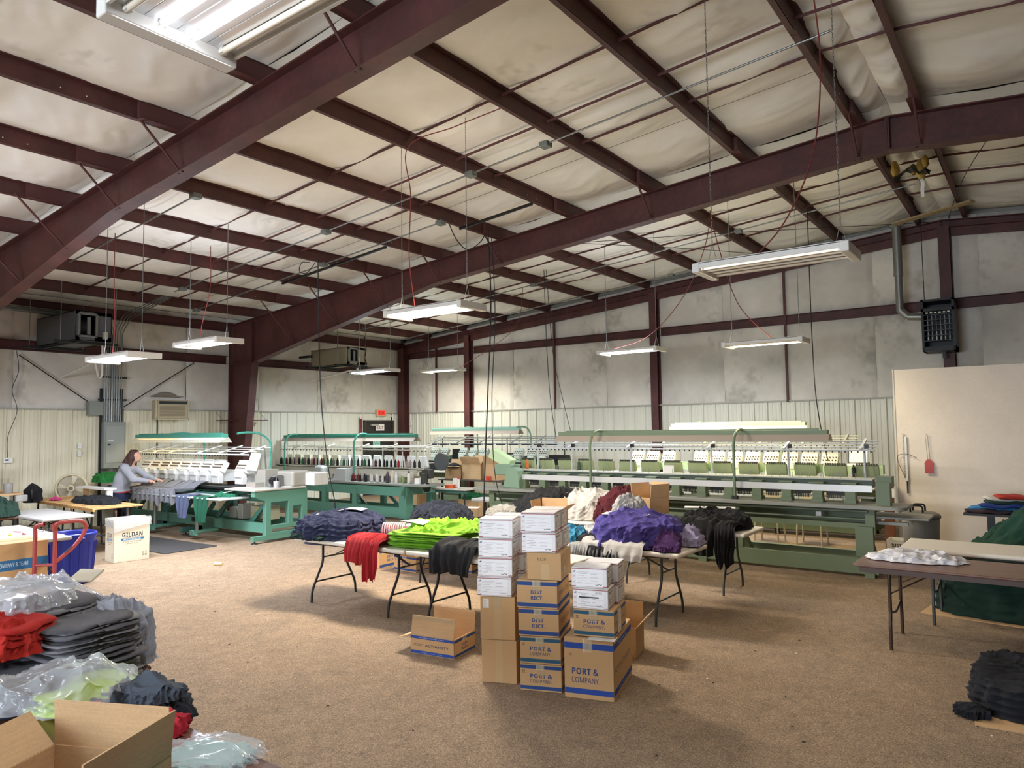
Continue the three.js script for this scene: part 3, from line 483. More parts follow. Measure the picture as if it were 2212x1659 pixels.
// ---------- embroidery machines ----------
// end frame in the z,y plane, extruded along x (thickness t), centred on x
function endFrame(pts, holes, t, x) {
  const s = new THREE.Shape(pts.map(p => new THREE.Vector2(...p)));
  for (const h of holes) s.holes.push(new THREE.Path(h.map(p => new THREE.Vector2(...p))));
  const g = new THREE.ExtrudeGeometry(s, { depth: t, bevelEnabled: true, bevelSize: .006, bevelThickness: .006, bevelSegments: 1 });
  return g.rotateY(-Math.PI / 2).translate(x + t / 2, 0, 0); // shape x -> +z
}
const SKIRT = mat('#f6f4ea', .6, { transmission: .55, thickness: 0, side: THREE.DoubleSide }), SKIRT_D = mat('#b3a595', .55);
// lamp hood on two curved posts; posts rise at zp and arch toward the hood at zh
function hoodLamp(parent, label, x0, x1, y, z, color, lit, posts, parentCol, zp, ybase) {
  const L = x1 - x0, o = new THREE.Group(); o.name = 'lamp'; o.userData = { label }; parent.add(o); o.position.set((x0 + x1) / 2 - parent.position.x, 0, z - parent.position.z);
  mesh('hood', rb(L, .07, .13, .008, 0, y + .02, 0), color, o);
  mesh('top_channel', bx(L * .94, .025, .07, 0, y + .065, 0), color, o);
  for (const s of [-1, 1]) mesh('skirt', bx(L + .05, .12, .003).rotateX(-s * .6).translate(0, y - .06, s * .095), lit ? SKIRT : SKIRT_D, o);
  const n = 2 * Math.max(1, Math.round(L / 2.5));
  for (let i = 0; i < n; i++) mesh('tube', rod([-L / 2 + .04 + i * L / n, y - .045, 0], [-L / 2 - .04 + (i + 1) * L / n, y - .045, 0], .014, 8), lit ? glow(lit[i < n / 2 ? 0 : 1], 7) : TUBE_OFF, o);
  for (const px of posts) { const lx = px - (x0 + x1) / 2, dz = zp - z; mesh('curved_post', tube([[lx, ybase, dz], [lx, y - .35, dz], [lx, y - .12, dz * .97], [lx, y + .03, dz * .72], [lx, y + .075, dz * .35], [lx, y + .06, 0]], .022, 8, 30), color, o); mesh('post_foot', bx(.08, .05, .08, lx, ybase + .025, dz), DARK, o); }
  if (lit) lit.forEach((c, i) => { const r = new THREE.RectAreaLight(C(c), 11, L * .475, .1); r.position.set((i - .5) * L * .5, y - .075, 0); r.rotation.x = -Math.PI / 2; o.add(r); });
  return o;
}
// thread rack: rods along x on slanted brackets
function rack(parent, x0, x1, rows, bracketXs, m, eyeEvery) { // rows: [z,y,r]
  rows.forEach(([z, y, r]) => mesh('rack_rod', rod([x0, y, z], [x1, y, z], r, 6), m, parent));
  const a = rows[0], b = rows[rows.length - 1];
  for (const x of bracketXs) mesh('rack_bracket', bar([x, a[1] + .02, a[0] + .03], [x, b[1] + .035, b[0] - .04], .035, .02), m, parent);
  if (eyeEvery) { const e = []; for (let x = x0 + .05; x < x1; x += eyeEvery) e.push(bx(.018, .03, .018, x, a[1] - .02, a[0])); mesh('thread_eyes', e, DARK, parent).userData.kind = 'stuff'; }
}
// front of one sewing head, local origin at bed level under the needle, facing +z
function headParts(parent, x, y, z, C1, C2, w = .3, knobs = 6, k = 1) {
  const t = .62, H = .215 * k;
  const h = new THREE.Group(); h.name = 'sewing_head'; h.position.set(x, y, z); parent.add(h);
  mesh('needle_case', [rb(w * .72, .12 * k, .15, .03, 0, .175 * k, .04, 3)], C1, h);
  mesh('needle_bar_cover', [prism([[-w * .34, 0], [w * .34, 0], [w * .36, .125 * k], [-w * .36, .125 * k]], .1, .006).translate(0, .0, -.02)], C2, h);
  const pnl = bx(w, H, .03, 0, H / 2, 0), kn = []; for (let r = 0; r < 2; r++) for (let i = 0; i < knobs; i++) kn.push(new THREE.CylinderGeometry(.011, .013, .03, 7).rotateX(Math.PI / 2).translate((i - (knobs - 1) / 2) * (w * .78 / (knobs - 1)) + r * .01, H * (.3 + r * .28), .03));
  const side = [bx(.012, H * 1.02, .1, -w / 2, H / 2, -.04), bx(.012, H * 1.02, .1, w / 2, H / 2, -.04), bx(w, .025, .05, 0, H + .01, .0)];
  const tilt = g => g.rotateX(-.55).translate(0, .235 * k, .06);
  mesh('tension_panel', [pnl, ...side].map(tilt), C1, h);
  mesh('tension_knobs', kn.map(tilt), mat('#5b4a38', .5), h).userData.kind = 'stuff';
  mesh('sew_arm', bx(w * .5, .16 * k, .3, 0, .1 * k, -.2), C2, h);
  return h;
}
const coneG = lathe([[.0, 0], [.027, 0], [.03, .012], [.03, .02], [.0285, .13], [.02, .142], [.014, .146], [.012, .175], [.009, .178], [0, .178]], 12);
const coneMats = {};
function cone(x, y, z, color, label, group) {
  const m = coneMats[color] || (coneMats[color] = fab(color, .7));
  return one('thread_cone', label, 'thread cone', coneG, m, [x, y, z], 0, group);
}
// ===== machine 1: teal machine with the operator (front towards us)
{
  const m = thing('embroidery_machine', 'teal eight-head embroidery machine with the operator and draped grey shirts', 'embroidery machine', [2.85, 0, 8.42]);
  const X = x => x - 2.85, Z = z => z - 8.42;
  const outer = [[-.48, .13], [.42, .13], [.42, .62], [.42, .74], [.66, .84], [.66, .92], [-.48, .92]];
  const hole1 = [[-.36, .30], [-.16, .30], [-.16, .62], [-.36, .62]], hole2 = [[-.06, .30], [.32, .30], [.32, .72], [-.06, .72]];
  mesh('end_frame', [endFrame(outer, [hole1, hole2, [[-.36, .17], [.3, .17], [.3, .235], [-.36, .235]]], .09, X(5.36)), bx(.1, .08, 1.2, X(5.36), .09, .07)], TEAL, m);
  for (const x of [.45, 1.75, 3.1]) mesh('middle_frame', [bx(.09, .78, .09, X(x), .46, .35), bx(.09, .78, .09, X(x), .46, -.42), bx(.09, .1, 1.25, X(x), .1, .1), bx(.09, .12, .9, X(x), .8, 0), bar([X(x), .2, .3], [X(x + .45), .62, .3], .05, .07)], TEAL_D, m);
  parts('base_beam', [bx(4.9, .17, .1, X(2.9), .26, .38), bx(4.9, .17, .1, X(2.9), .26, -.42)], TEAL, m);
  mesh('upper_beam', [bx(4.9, .1, .08, X(2.9), .78, .4), bx(4.9, .1, .08, X(2.9), .78, -.42)], TEAL_D, m);
  for (const x of [2.35, 3.6, 4.75]) mesh('gusset', prism([[0, 0], [.5, .4], [.6, .4], [.16, 0]], .05).translate(X(x), .33, .3), TEAL_D, m);
  for (const [x, z] of [[5.36, 9.04], [5.36, 7.92], [3.1, 9.05], [1.75, 9.05]]) mesh('foot', [cyl(.05, .06, .02, X(x), .01, Z(z), 12), cyl(.015, .015, .06, X(x), .04, Z(z), 8)], DARK, m);
  for (const x of [2.3, 3.85]) { mesh('table_leg', cyl(.032, .032, .62, X(x), .46, .83, 12), GALV, m); mesh('leg_foot', [bx(.06, .05, .5, X(x), .14, .65), prism([[0, 0], [.2, 0], [.06, .09], [0, .09]], .06).translate(X(x) - .1, .08, .86)], TEAL, m); }
  mesh('end_table', rb(.95, .035, 1.12, .012, X(4.98), .945, .13), GREYP, m);
  mesh('front_table', rb(4.3, .03, .58, .01, X(2.85), .80, .78), mat('#b9c3c0', .45), m);
  mesh('bed', [bx(4.2, .07, .42, X(2.4), .9, .06), bx(4.2, .04, .2, X(2.4), .93, .28)], DARK, m);
  mesh('head_beam', bx(4.7, .2, .2, X(2.6), 1.12, -.32), mat('#cfd0c8', .5), m);
  const hx = [.62, 1.02, 1.43, 1.83, 2.24, 2.63, 3.03, 3.44, 4.24];
  hx.forEach((x, i) => headParts(m, X(x), 1.0, .14, WHITE, mat('#d8d8d4', .45), .33, 6));
  mesh('control_unit', [bx(.34, .36, .3, X(4.75), 1.1, -.05), bx(.3, .1, .3, X(4.75), 1.0, .15), rb(.5, .3, .4, .05, X(5.15), 1.1, -.35)], mat('#98958a', .5), m);
  mesh('control_panel', [bx(.26, .34, .05).rotateX(-.3).translate(X(4.55), 1.42, .1)], mat('#dfe1e0', .4), m);
  mesh('motor_wheel', new THREE.CylinderGeometry(.07, .07, .12, 16).rotateZ(Math.PI / 2).translate(X(5.18), 1.08, .1), BLACK, m);
  mesh('drive_guard', new THREE.CylinderGeometry(.2, .2, .1, 24).rotateZ(Math.PI / 2).translate(X(5.1), .98, -.05), mat('#6d6f6c', .5), m);
  mesh('motor_box', rb(.6, .24, .35, .02, X(5.35), 1.09, -.62), mat('#cfcfca', .45), m);
  rack(m, X(.1), X(4.5), [[.18, 1.56, .016], [.02, 1.615, .012], [-.14, 1.65, .012], [-.3, 1.685, .012]], [.35, 1.0, 1.65, 2.75, 3.5, 4.3].map(X), mat('#f0f0ea', .4), .1);
  for (const x of [.5, 2.4, 4.3]) mesh('rack_post', rod([X(x), 1.2, -.35], [X(x), 1.69, -.3], .014), GALV, m);
  const pb = mesh('power_box', rb(.4, .26, .36, .01, X(4.85), .48, .05), mat('#cfcdb2', .5), m); parts('warning_label', [bx(.05, .08, .002, -.1, 0, .182).translate(X(4.85), .44, .05), bx(.07, .2, .002, .02, 0, .182).translate(X(4.85), .48, .05)], mat('#e4d66a', .6), m);
  parts('drive_box', [rb(.2, .2, .26, .008, X(4.05), .45, .1), rb(.16, .28, .26, .008, X(4.35), .49, .12)], mat('#b7b9b0', .5), m);
  parts('name_plate', [bx(.26, .09, .004, X(3.1), .28, .435), bx(.05, .05, .005, X(3.28), .28, .435)], DARK, m);
  mesh('cable', tube([[X(4.9), .5, .3], [X(5.1), .4, .34], [X(5.25), .42, .3], [X(5.3), .6, .35]], .01), BLACK, m);
  hoodLamp(m, 'glowing teal machine lamp over the operator and her machine', .55, 3.95, 1.91, 8.75, mat('#4a9a86', .45), ['#ffd98c', '#eef6fb'], [1.95, 4.35], TEAL, 8.0, 1.15);
  seed(5);
  [['#2b5fae', 3.62], ['#1e2536', 3.72], ['#23262e', 3.8], ['#8fce3a', 3.88], ['#e9e9e4', 3.84]].forEach(([c, x], i) => cone(x, 1.22, 8.1 + (i % 2) * .06, c, ['blue thread cone beside the eighth white head', 'navy thread cone beside the eighth white head', 'dark thread cone beside the eighth white head', 'lime thread cone beside the eighth white head', 'white thread cone beside the lime one'][i]));
}
// ===== machines seen from behind
function backMachine(o) {
  const { x0, x1, zt, yT, cF, cFD, cHead, heads, name, label, depth = 1.0, base } = o, xc = (x0 + x1) / 2, L = x1 - x0;
  const m = thing('embroidery_machine', label, 'embroidery machine', [xc, 0, zt]);
  const X = x => x - xc;
  mesh('table_top', (() => { const r = .14, s = new THREE.Shape(); const a = -L / 2, b = L / 2; s.moveTo(a + r, 0); s.lineTo(b - r, 0); s.quadraticCurveTo(b, 0, b, r); s.lineTo(b, depth * .5); s.lineTo(a, depth * .5); s.lineTo(a, r); s.quadraticCurveTo(a, 0, a + r, 0); return new THREE.ExtrudeGeometry(s, { depth: .035, bevelEnabled: true, bevelSize: .006, bevelThickness: .006, bevelSegments: 1 }).rotateX(-Math.PI / 2).translate(0, yT - .04, 0); })(), mat('#8d8f86', .45), m);
  return { m, X };
}
// ===== machine 2: teal, back towards us, thread cones on the deck
{
  const { m, X } = backMachine({ x0: 1.9, x1: 5.95, zt: 5.25, yT: .795, label: 'teal embroidery machine seen from behind with a row of coloured thread cones', depth: 1.2 });
  const z = v => v - 5.25;
  const legs = [.35, 1.35, 2.55, 3.65, 5.2];
  parts('frame_beam', [bx(5.1, .2, .09, X(2.8), .62, -.08), bx(5.1, .22, .12, X(2.8), .16, -.06), bx(5.1, .12, .09, X(2.8), .16, -.95), bx(5.1, .1, .09, X(2.8), .66, -.95)], TEAL, m);
  for (const x of legs) mesh('leg', [bx(.15, .62, .1, X(x), .34, -.06), bx(.14, .62, .1, X(x), .34, -.95)], TEAL, m);
  for (const x of [1.6, 2.95, 4.1]) mesh('diagonal_plate', prism([[0, .42], [.1, .42], [.62, 0], [.48, 0]], .04).translate(X(x), .24, -.5), TEAL_D, m);
  mesh('end_frame', [endFrame([[-1.0, .0], [-.02, .0], [-.02, .74], [-1.0, .74], [-1.0, .5]], [[[-.85, .2], [-.25, .2], [-.25, .55], [-.85, .55]]], .06, X(5.3)), prism([[0, 0], [.2, .16], [.2, .2], [-.1, .2], [-.1, 0]], .04).rotateY(Math.PI / 2).translate(X(5.3), .55, .05)], TEAL, m);
  mesh('drive_motor', new THREE.CylinderGeometry(.1, .1, .26, 16).rotateZ(Math.PI / 2).translate(X(1.75), .55, .15), mat('#3d3f40', .5), m);
  mesh('beam', [bx(5.3, .13, .06, X(2.6), .99, -.38), bx(5.3, .05, .3, X(2.6), 1.05, -.6)], mat('#c9c5b4', .5), m);
  mesh('thread_deck', bx(5.5, .02, .34, X(2.6), 1.115, -.62), mat('#b7b4a6', .45), m);
  for (let i = 0; i < 13; i++) mesh('bed_arm', [rb(.1, .14, .2, .02, X(.4 + i * .4), .87, -.45), bx(.14, .03, .1, X(.4 + i * .4), .81, -.4)], mat('#b5b1a2', .5), m);
  parts('motor_cover', [rb(.34, .34, .24, .08, X(2.15), .97, -.25), prism([[0, 0], [.48, 0], [.48, .28], [.16, .28]], .22, .01).translate(X(2.75), .8, -.34)], mat('#bfc3c0', .45), m);
  const cols = ['#1d7a45', '#1b1d2a', '#7d6f72', '#18191d', '#8a8a88', '#6b2030', '#d9d6cf', '#b7a39b', '#c2202a', '#27324f', '#d98c9a', '#e8e6e2'];
  seed(77);
  for (let i = 0; i < 14; i++) {
    const hx = .12 + i * .383;
    mesh('head_back', prism([[-.15, 0], [.15, 0], [.115, .23], [-.115, .23]], .05, .008).translate(X(hx), 1.14, -.86), i < 6 ? CREAM : WHITE, m);
    for (let k = 0; k < 5; k++) cone(hx - .16 + k * .072, 1.126, 5.25 - .56 - (k % 2) * .07, k === 1 ? '#1d7a45' : k === 2 ? '#16181f' : cols[Math.floor(rnd(0, cols.length))], 'thread cone in the long row on the middle teal machine', 'thread cones on the middle teal machine');
  }
  rack(m, X(.2), X(5.55), [[-.45, 1.53, .012], [-.55, 1.58, .01], [-.7, 1.6, .01], [-.85, 1.62, .01]], [.8, 1.9, 3.2, 4.2, 5.3].map(X), mat('#dedccb', .4), .12);
  for (const x of [.7, 1.75, 2.85, 4.1, 4.75, 5.4]) mesh('rack_post', rod([X(x), 1.12, -.5], [X(x), 1.6, -.5], .014), mat('#d9dad4', .4), m);
  mesh('hand_wheel', new THREE.CylinderGeometry(.1, .1, .05, 20).rotateZ(Math.PI / 2).translate(X(5.75), .72, -.25), BLACK, m);
  parts('gear_case', [rb(.24, .2, .2, .03, X(5.55), 1.0, -.5), bx(.1, .24, .1, X(5.62), .9, -.3)], mat('#3b3c3a', .5), m);
  mesh('drive_guard', new THREE.CylinderGeometry(.2, .2, .06, 28).rotateX(Math.PI / 2).translate(X(5.55), 1.25, -.95), mat('#55585a', .5), m);
  hoodLamp(m, 'teal machine lamp over the thread cone row, unlit', .3, 5.15, 1.84, 4.7, mat('#3f8f78', .45), null, [.85, 3.5], TEAL, 5.12, .8);
  // things on its table
  const tz = 5.08, Y = .80;
  [['#7b1f2b', 3.42], ['#7b1f2b', 3.52], ['#7b1f2b', 3.62], ['#22242a', 3.74], ['#22242a', 3.84], ['#22242a', 3.94], ['#eceae6', 4.04], ['#eceae6', 4.14], ['#eceae6', 4.24], ['#eceae6', 4.34], ['#eceae6', 4.44]].forEach(([c, x], i) => cone(x, Y, tz + (i % 2) * .05, c, i < 3 ? 'maroon thread cone at the end of the row on the middle table' : i < 6 ? 'black thread cone in the row on the middle table' : 'white thread cone in the row on the middle table', 'spare cones on the middle teal table'));
  const bott = (x, h, r, c, label, capc) => { const b = thing('bottle', label, 'bottle', [x, Y, tz + .02]); mesh('body', lathe([[0, 0], [r, 0], [r, h * .68], [r * .5, h * .8], [r * .45, h * .86], [0, h * .86]], 16), mat(c, .3), b); mesh('cap', cyl(r * .5, r * .55, h * .14, 0, h * .92, 0, 12), mat(capc, .4), b); return b; };
  bott(4.62, .26, .045, '#4a4250', 'dark jar with red lid on the middle teal table', '#a03030'); bott(4.78, .27, .04, '#cfc7ae', 'cream spray bottle on the middle teal table', '#d8d4c8'); bott(4.9, .24, .035, '#dcdad4', 'white squeeze bottle on the middle teal table', '#e8e6e0'); bott(5.12, .2, .035, '#7e9a52', 'green bottle on the middle teal table', '#d8d4c8'); bott(5.3, .28, .04, '#d6d0c0', 'tall pale can with black cap on the middle teal table', '#1b1b1b');
  one('carton_small', 'small white folded card box at the right end of the middle table', 'box', bx(.12, .12, .08, 0, .06, 0), PAPER, [5.55, Y, tz], .3);
  cone(2.2, .98, 8.0, '#dcc27a', 'yellow thread cone behind the teal end table');
  [[6.02, '#dcc27a', 'yellow'], [6.1, '#2a3560', 'navy'], [6.18, '#d9a0a0', 'pink'], [6.26, '#7b1f2b', 'maroon'], [6.36, '#7b1f2b', 'dark maroon']].forEach(([x, c, n]) => 0);
  [['#dcc27a', 'pale yellow'], ['#2a3560', 'navy'], ['#d9b0a0', 'peach'], ['#7b1f2b', 'maroon'], ['#701a26', 'deep maroon']].forEach(([c, n], i) => cone(5.05 + (i % 3) * .1, .963, 7.98 + Math.floor(i / 3) * .09, c, n + ' thread cone at the back of the teal end table'));
}
// ===== machine 4: olive machine, back towards us
{
  const { m, X } = backMachine({ x0: 8.0, x1: 15.26, zt: 6.2, yT: .9, label: 'long olive green embroidery machine seen from behind under the olive lamp', depth: 1.3 });
  // base: long box girder with slots, legs, bottom rail
  const gird = (a, b) => [bx(b - a, .05, .06, X((a + b) / 2), .85, -.16), bx(b - a, .07, .06, X((a + b) / 2), .62, -.16)];
  mesh('girder', [...gird(8.35, 14.85), ...[8.4, 9.7, 11.5, 13.0, 14.82].map(x => bx(.12, .26, .07, X(x), .73, -.16))], OLIVE, m);
  mesh('girder_back', bx(6.4, .24, .02, X(11.6), .73, -.42), OLIVE, m);
  parts('slide_rail', [rod([X(8.5), .7, -.22], [X(14.8), .7, -.22], .014), rod([X(8.5), .82, -.1], [X(14.8), .82, -.1], .02)], mat('#6d7a66', .4), m);
  for (const x of [8.5, 9.6, 13.0, 14.75]) mesh('leg', [bx(.22, .6, .1, X(x), .32, -.12), bar([X(x), .55, -.2], [X(x) + .02, .05, -.75], .08, .08)], OLIVE, m);
  parts('base_rail', [bx(6.6, .2, .08, X(11.65), .14, .12), bx(6.6, .12, .08, X(11.65), .12, -.85)], OLIVE, m);
  parts('foot', [8.5, 10.5, 12.6, 14.85].map(x => bx(.12, .06, .16, X(x), .03, .13)), OLIVE, m);
  parts('clamp', [[10.9, .88], [14.2, .8]].map(([x, y]) => bx(.07, .06, .05, X(x), y - .03, -.02)), CHROME, m);
  mesh('needle_beam', bx(5.9, .09, .05, X(11.88), 1.105, -.32), ALU, m);
  mesh('upper_beam', bx(5.9, .1, .16, X(11.85), 1.16, -.62), mat('#3c4c3e', .5), m);
  mesh('thread_deck', bx(6.3, .018, .4, X(11.65), 1.215, -.72), mat('#bdbfb4', .4), m);
  for (let i = 0; i < 14; i++) { const x = 14.55 - i * .428; mesh('arm_post', [bx(.13, .18, .12, X(x), .99, -.36), bx(.15, .05, .16, X(x), .925, -.36), rb(.2, .03, .14, .012, X(x) - .02, 1.165, -.4)], OLIVE, m); const t = []; for (let k = 0; k < 8; k++) t.push(bx(.012, .05, .012, X(x - .31) + k * .024, .98, -.4)); mesh('bobbin_comb', [bx(.2, .04, .07, X(x - .22), 1.025, -.42), ...t], BLACK, m); }
  mesh('work_plate', bx(6.0, .01, .18, X(11.8), .96, -.62), WHITE, m);
  for (let i = 0; i < 15; i++) {
    const x = 14.66 - i * .428, g = bx(.31, .17, .06, 0, .085, 0).rotateX(.25);
    mesh('head_back', g.translate(X(x), 1.225, -.98), OLIVE_L, m);
    const kn = []; for (let k = 0; k < 9; k++) kn.push(bx(.018, .03, .04, X(x) - .13 + k * .0325, 1.405, -.93)); mesh('tension_discs', kn, mat('#3a3a2c', .5), m).userData.kind = 'stuff';
    const sp = []; for (let k = 0; k < 6; k++) sp.push(rod([X(x) - .15 + k * .06, 1.22, -.7 + (k % 2) * .12], [X(x) - .15 + k * .06, 1.3, -.7 + (k % 2) * .12], .004, 5)); mesh('spool_pins', sp, GALV, m).userData.kind = 'stuff';
  }
  rack(m, X(8.75), X(14.8), [[-.78, 1.615, .014], [-.9, 1.66, .011], [-1.02, 1.70, .011], [-1.14, 1.735, .011]], [9.7, 10.9, 12.35, 13.55, 14.62].map(X), mat('#c2c6cc', .35), .085);
  for (const x of [9.0, 9.75, 10.95, 12.4, 13.6, 14.66]) { mesh('rack_post', rod([X(x), 1.22, -.8], [X(x), 1.7, -.8], .017), mat('#b5b9be', .35), m); mesh('post_clamp', bx(.05, .06, .05, X(x) + .03, 1.67, -.8), BLACK, m); }
  parts('end_post', [bx(.17, .32, .16, X(14.98), 1.04, -.25), bx(.2, .14, .2, X(14.95), 1.2, -.55)], OLIVE, m);
  parts('end_cover', [prism([[0, 0], [.36, 0], [.34, .3], [.22, .36], [.1, .34]], .16, .01).translate(X(8.62), .91, -.36), rb(.4, .2, .3, .02, X(8.5), 1.22, -.5)], mat('#7f9a80', .45), m);
  mesh('control_box', rb(.52, .2, .2, .02).rotateZ(-.45).translate(X(8.3), 1.42, -.6), MINT, m);
  mesh('control_stand', bx(.1, .4, .1, X(8.45), 1.1, -.6), OLIVE, m);
  mesh('drive_motor', [new THREE.CylinderGeometry(.13, .13, .3, 18).rotateZ(Math.PI / 2).translate(X(10.1), .62, .05), bx(.25, .06, .2, X(9.0), .64, -.1)], mat('#5e5a50', .5), m);
  mesh('lower_panel', bx(.75, .34, .03, X(9.2), .32, -.14), mat('#7b9074', .5), m);
  mesh('end_table', [rb(.7, .03, .6, .01, X(15.15), .74, -.5), bx(.5, .04, .06, X(15.0), .66, -.3)], mat('#8d8f86', .45), m);
  hoodLamp(m, 'long olive machine lamp, unlit, over the olive embroidery machine', 9.6, 14.22, 1.86, 5.55, mat('#73866a', .5), null, [10.5, 12.98], OLIVE, 6.02, .9);
  cone(8.78, 1.225, 5.45, '#e07b2c', 'orange thread cone on the left end of the olive machine');
  cone(9.9, 1.225, 5.4, '#3f5a3a', 'dark green thread cone among the olive machine pins');
  cone(14.5, 1.225, 5.35, '#1c1c1c', 'black thread cone at the right end of the olive machine');
  one('paper_sheet', 'small blank card leaning on the olive machine deck', 'paper', bx(.17, .13, .004), PAPER, [11.75, 1.29, 5.62], .1);
}
// ===== machine 5: pale green heads facing us behind the olive machine
{
  const m = thing('embroidery_machine', 'pale green embroidery machine with lit heads behind the olive one', 'embroidery machine', [11.9, 0, 2.55]);
  const X = x => x - 11.9;
  mesh('base', [bx(4.9, .12, .1, 0, .16, .5), bx(4.9, .12, .1, 0, .16, -.4), ...[-2.3, -.8, .8, 2.3].map(x => bx(.14, .7, .12, x, .42, .4)), ...[-2.3, 2.3].map(x => bx(.14, .7, .12, x, .42, -.4)), bx(4.9, .12, .1, 0, .76, .45)], OLIVE, m);
  parts('foot', [-2.3, -.8, .8, 2.3].flatMap(x => [cyl(.04, .05, .11, x, .055, .5, 10), cyl(.04, .05, .11, x, .055, -.4, 10)]), DARK, m);
  mesh('front_table', rb(4.9, .03, .5, .01, 0, .86, .62), PLASTICW, m);
  mesh('bed', bx(4.8, .08, .4, 0, .92, .12), mat('#2f3a30', .5), m);
  mesh('head_beam', [bx(5.0, .16, .16, 0, 1.17, -.2)], MINT, m);
  for (const hx of [9.72, 10.07, 10.42, 11.12, 11.47, 11.82, 12.17, 12.52, 12.87, 13.22, 13.57]) headParts(m, X(hx), 1.05, .12, CREAM, MINT, .27, 5, .95);
  mesh('control_screen', [bx(.3, .24, .04).rotateX(-.25).translate(X(14.05), 1.42, .1), bx(.34, .03, .2, X(14.05), 1.27, .15)], PAPER, m);
  mesh('control_stand', bx(.16, .4, .12, X(14.12), 1.1, 0), OLIVE, m);
  parts('thread_table', [bx(.6, .02, .3, X(13.95), 1.24, -.3), bx(.5, .1, .25, X(13.6), 1.15, -.25)], CREAM, m);
  rack(m, X(9.6), X(14.0), [[.1, 1.62, .014], [-.05, 1.68, .014], [-.2, 1.73, .014], [-.32, 1.77, .014]], [10.3, 11.2, 12.3, 13.1, 13.8].map(X), mat('#e6e2cc', .4), .1);
  for (const x of [9.8, 11.0, 12.4, 13.8]) mesh('rack_post', rod([X(x), 1.2, -.3], [X(x), 1.77, -.3], .014), GALV, m);
  hoodLamp(m, 'pale green machine lamp, lit, behind the olive lamp', 10.55, 13.2, 1.99, 2.75, MINT, ['#fff2ae', '#fff4bc'], [11.1, 12.6], OLIVE, 2.25, 1.2);
}
// ===== machine 3: far dark green machine before the gable wall
{
  const m = thing('embroidery_machine', 'far grey green embroidery machine with dark bars before the gable wall', 'embroidery machine', [4.9, 0, 1.55]);
  const X = x => x - 4.9;
  mesh('base', [bx(4.4, .12, .1, 0, .16, .45), ...[-2.1, -.7, .7, 2.1].map(x => bx(.14, .7, .12, x, .42, .4)), bx(4.4, .14, .1, 0, .76, .45), bx(4.4, .12, .1, 0, .16, -.4)], OLIVE, m);
  parts('foot', [-2.1, -.7, .7, 2.1].flatMap(x => [cyl(.04, .05, .11, x, .055, .45, 10), cyl(.04, .05, .11, x, .055, -.4, 10)]), DARK, m);
  mesh('front_table', rb(4.5, .03, .5, .01, 0, .86, .6), GREYP, m);
  mesh('bed', [bx(4.4, .16, .4, 0, .96, .1), bx(4.4, .05, .1, 0, 1.1, .2)], DARK, m);
  mesh('head_beam', [bx(4.5, .14, .16, 0, 1.2, -.2), bx(4.5, .06, .06, 0, 1.14, -.05)], mat('#3c4a44', .5), m);
  for (const hx of [2.95, 3.3, 3.98, 4.33, 4.7, 5.84, 6.26, 6.62]) headParts(m, X(hx), 1.1, .12, mat('#c9cfc0', .45), mat('#a9c4b4', .45), .25, 4, .85);
  parts('bare_drive', [bx(.3, .3, .14, X(3.65), 1.3, -.05), bx(.8, .12, .16, X(5.3), 1.2, 0), rod([X(5), 1.34, .1], [X(5.7), 1.34, .1], .02), bx(.5, .14, .2, X(7.0), 1.25, 0)], BLACK, m);
  rack(m, X(2.7), X(7.05), [[.15, 1.6, .014], [.02, 1.68, .012], [-.12, 1.73, .012], [-.26, 1.77, .012]], [2.95, 3.8, 4.6, 5.65, 6.4, 7.0].map(X), mat('#9ba2a0', .35), .12);
  parts('black_strip', Array.from({ length: 11 }, (_, i) => bx(.28, .025, .03, X(2.9 + i * .4), 1.575, .16)), BLACK, m);
  for (const x of [2.9, 4.0, 5.2, 6.3, 7.0]) mesh('rack_post', rod([X(x), 1.25, -.25], [X(x), 1.75, -.25], .014), DARK, m);
  hoodLamp(m, 'pale green machine lamp, unlit, over the far grey green machine', 2.95, 5.95, 1.96, 1.75, mat('#8fb8a2', .45), null, [4.1, 5.9], OLIVE, 1.2, 1.2);
}

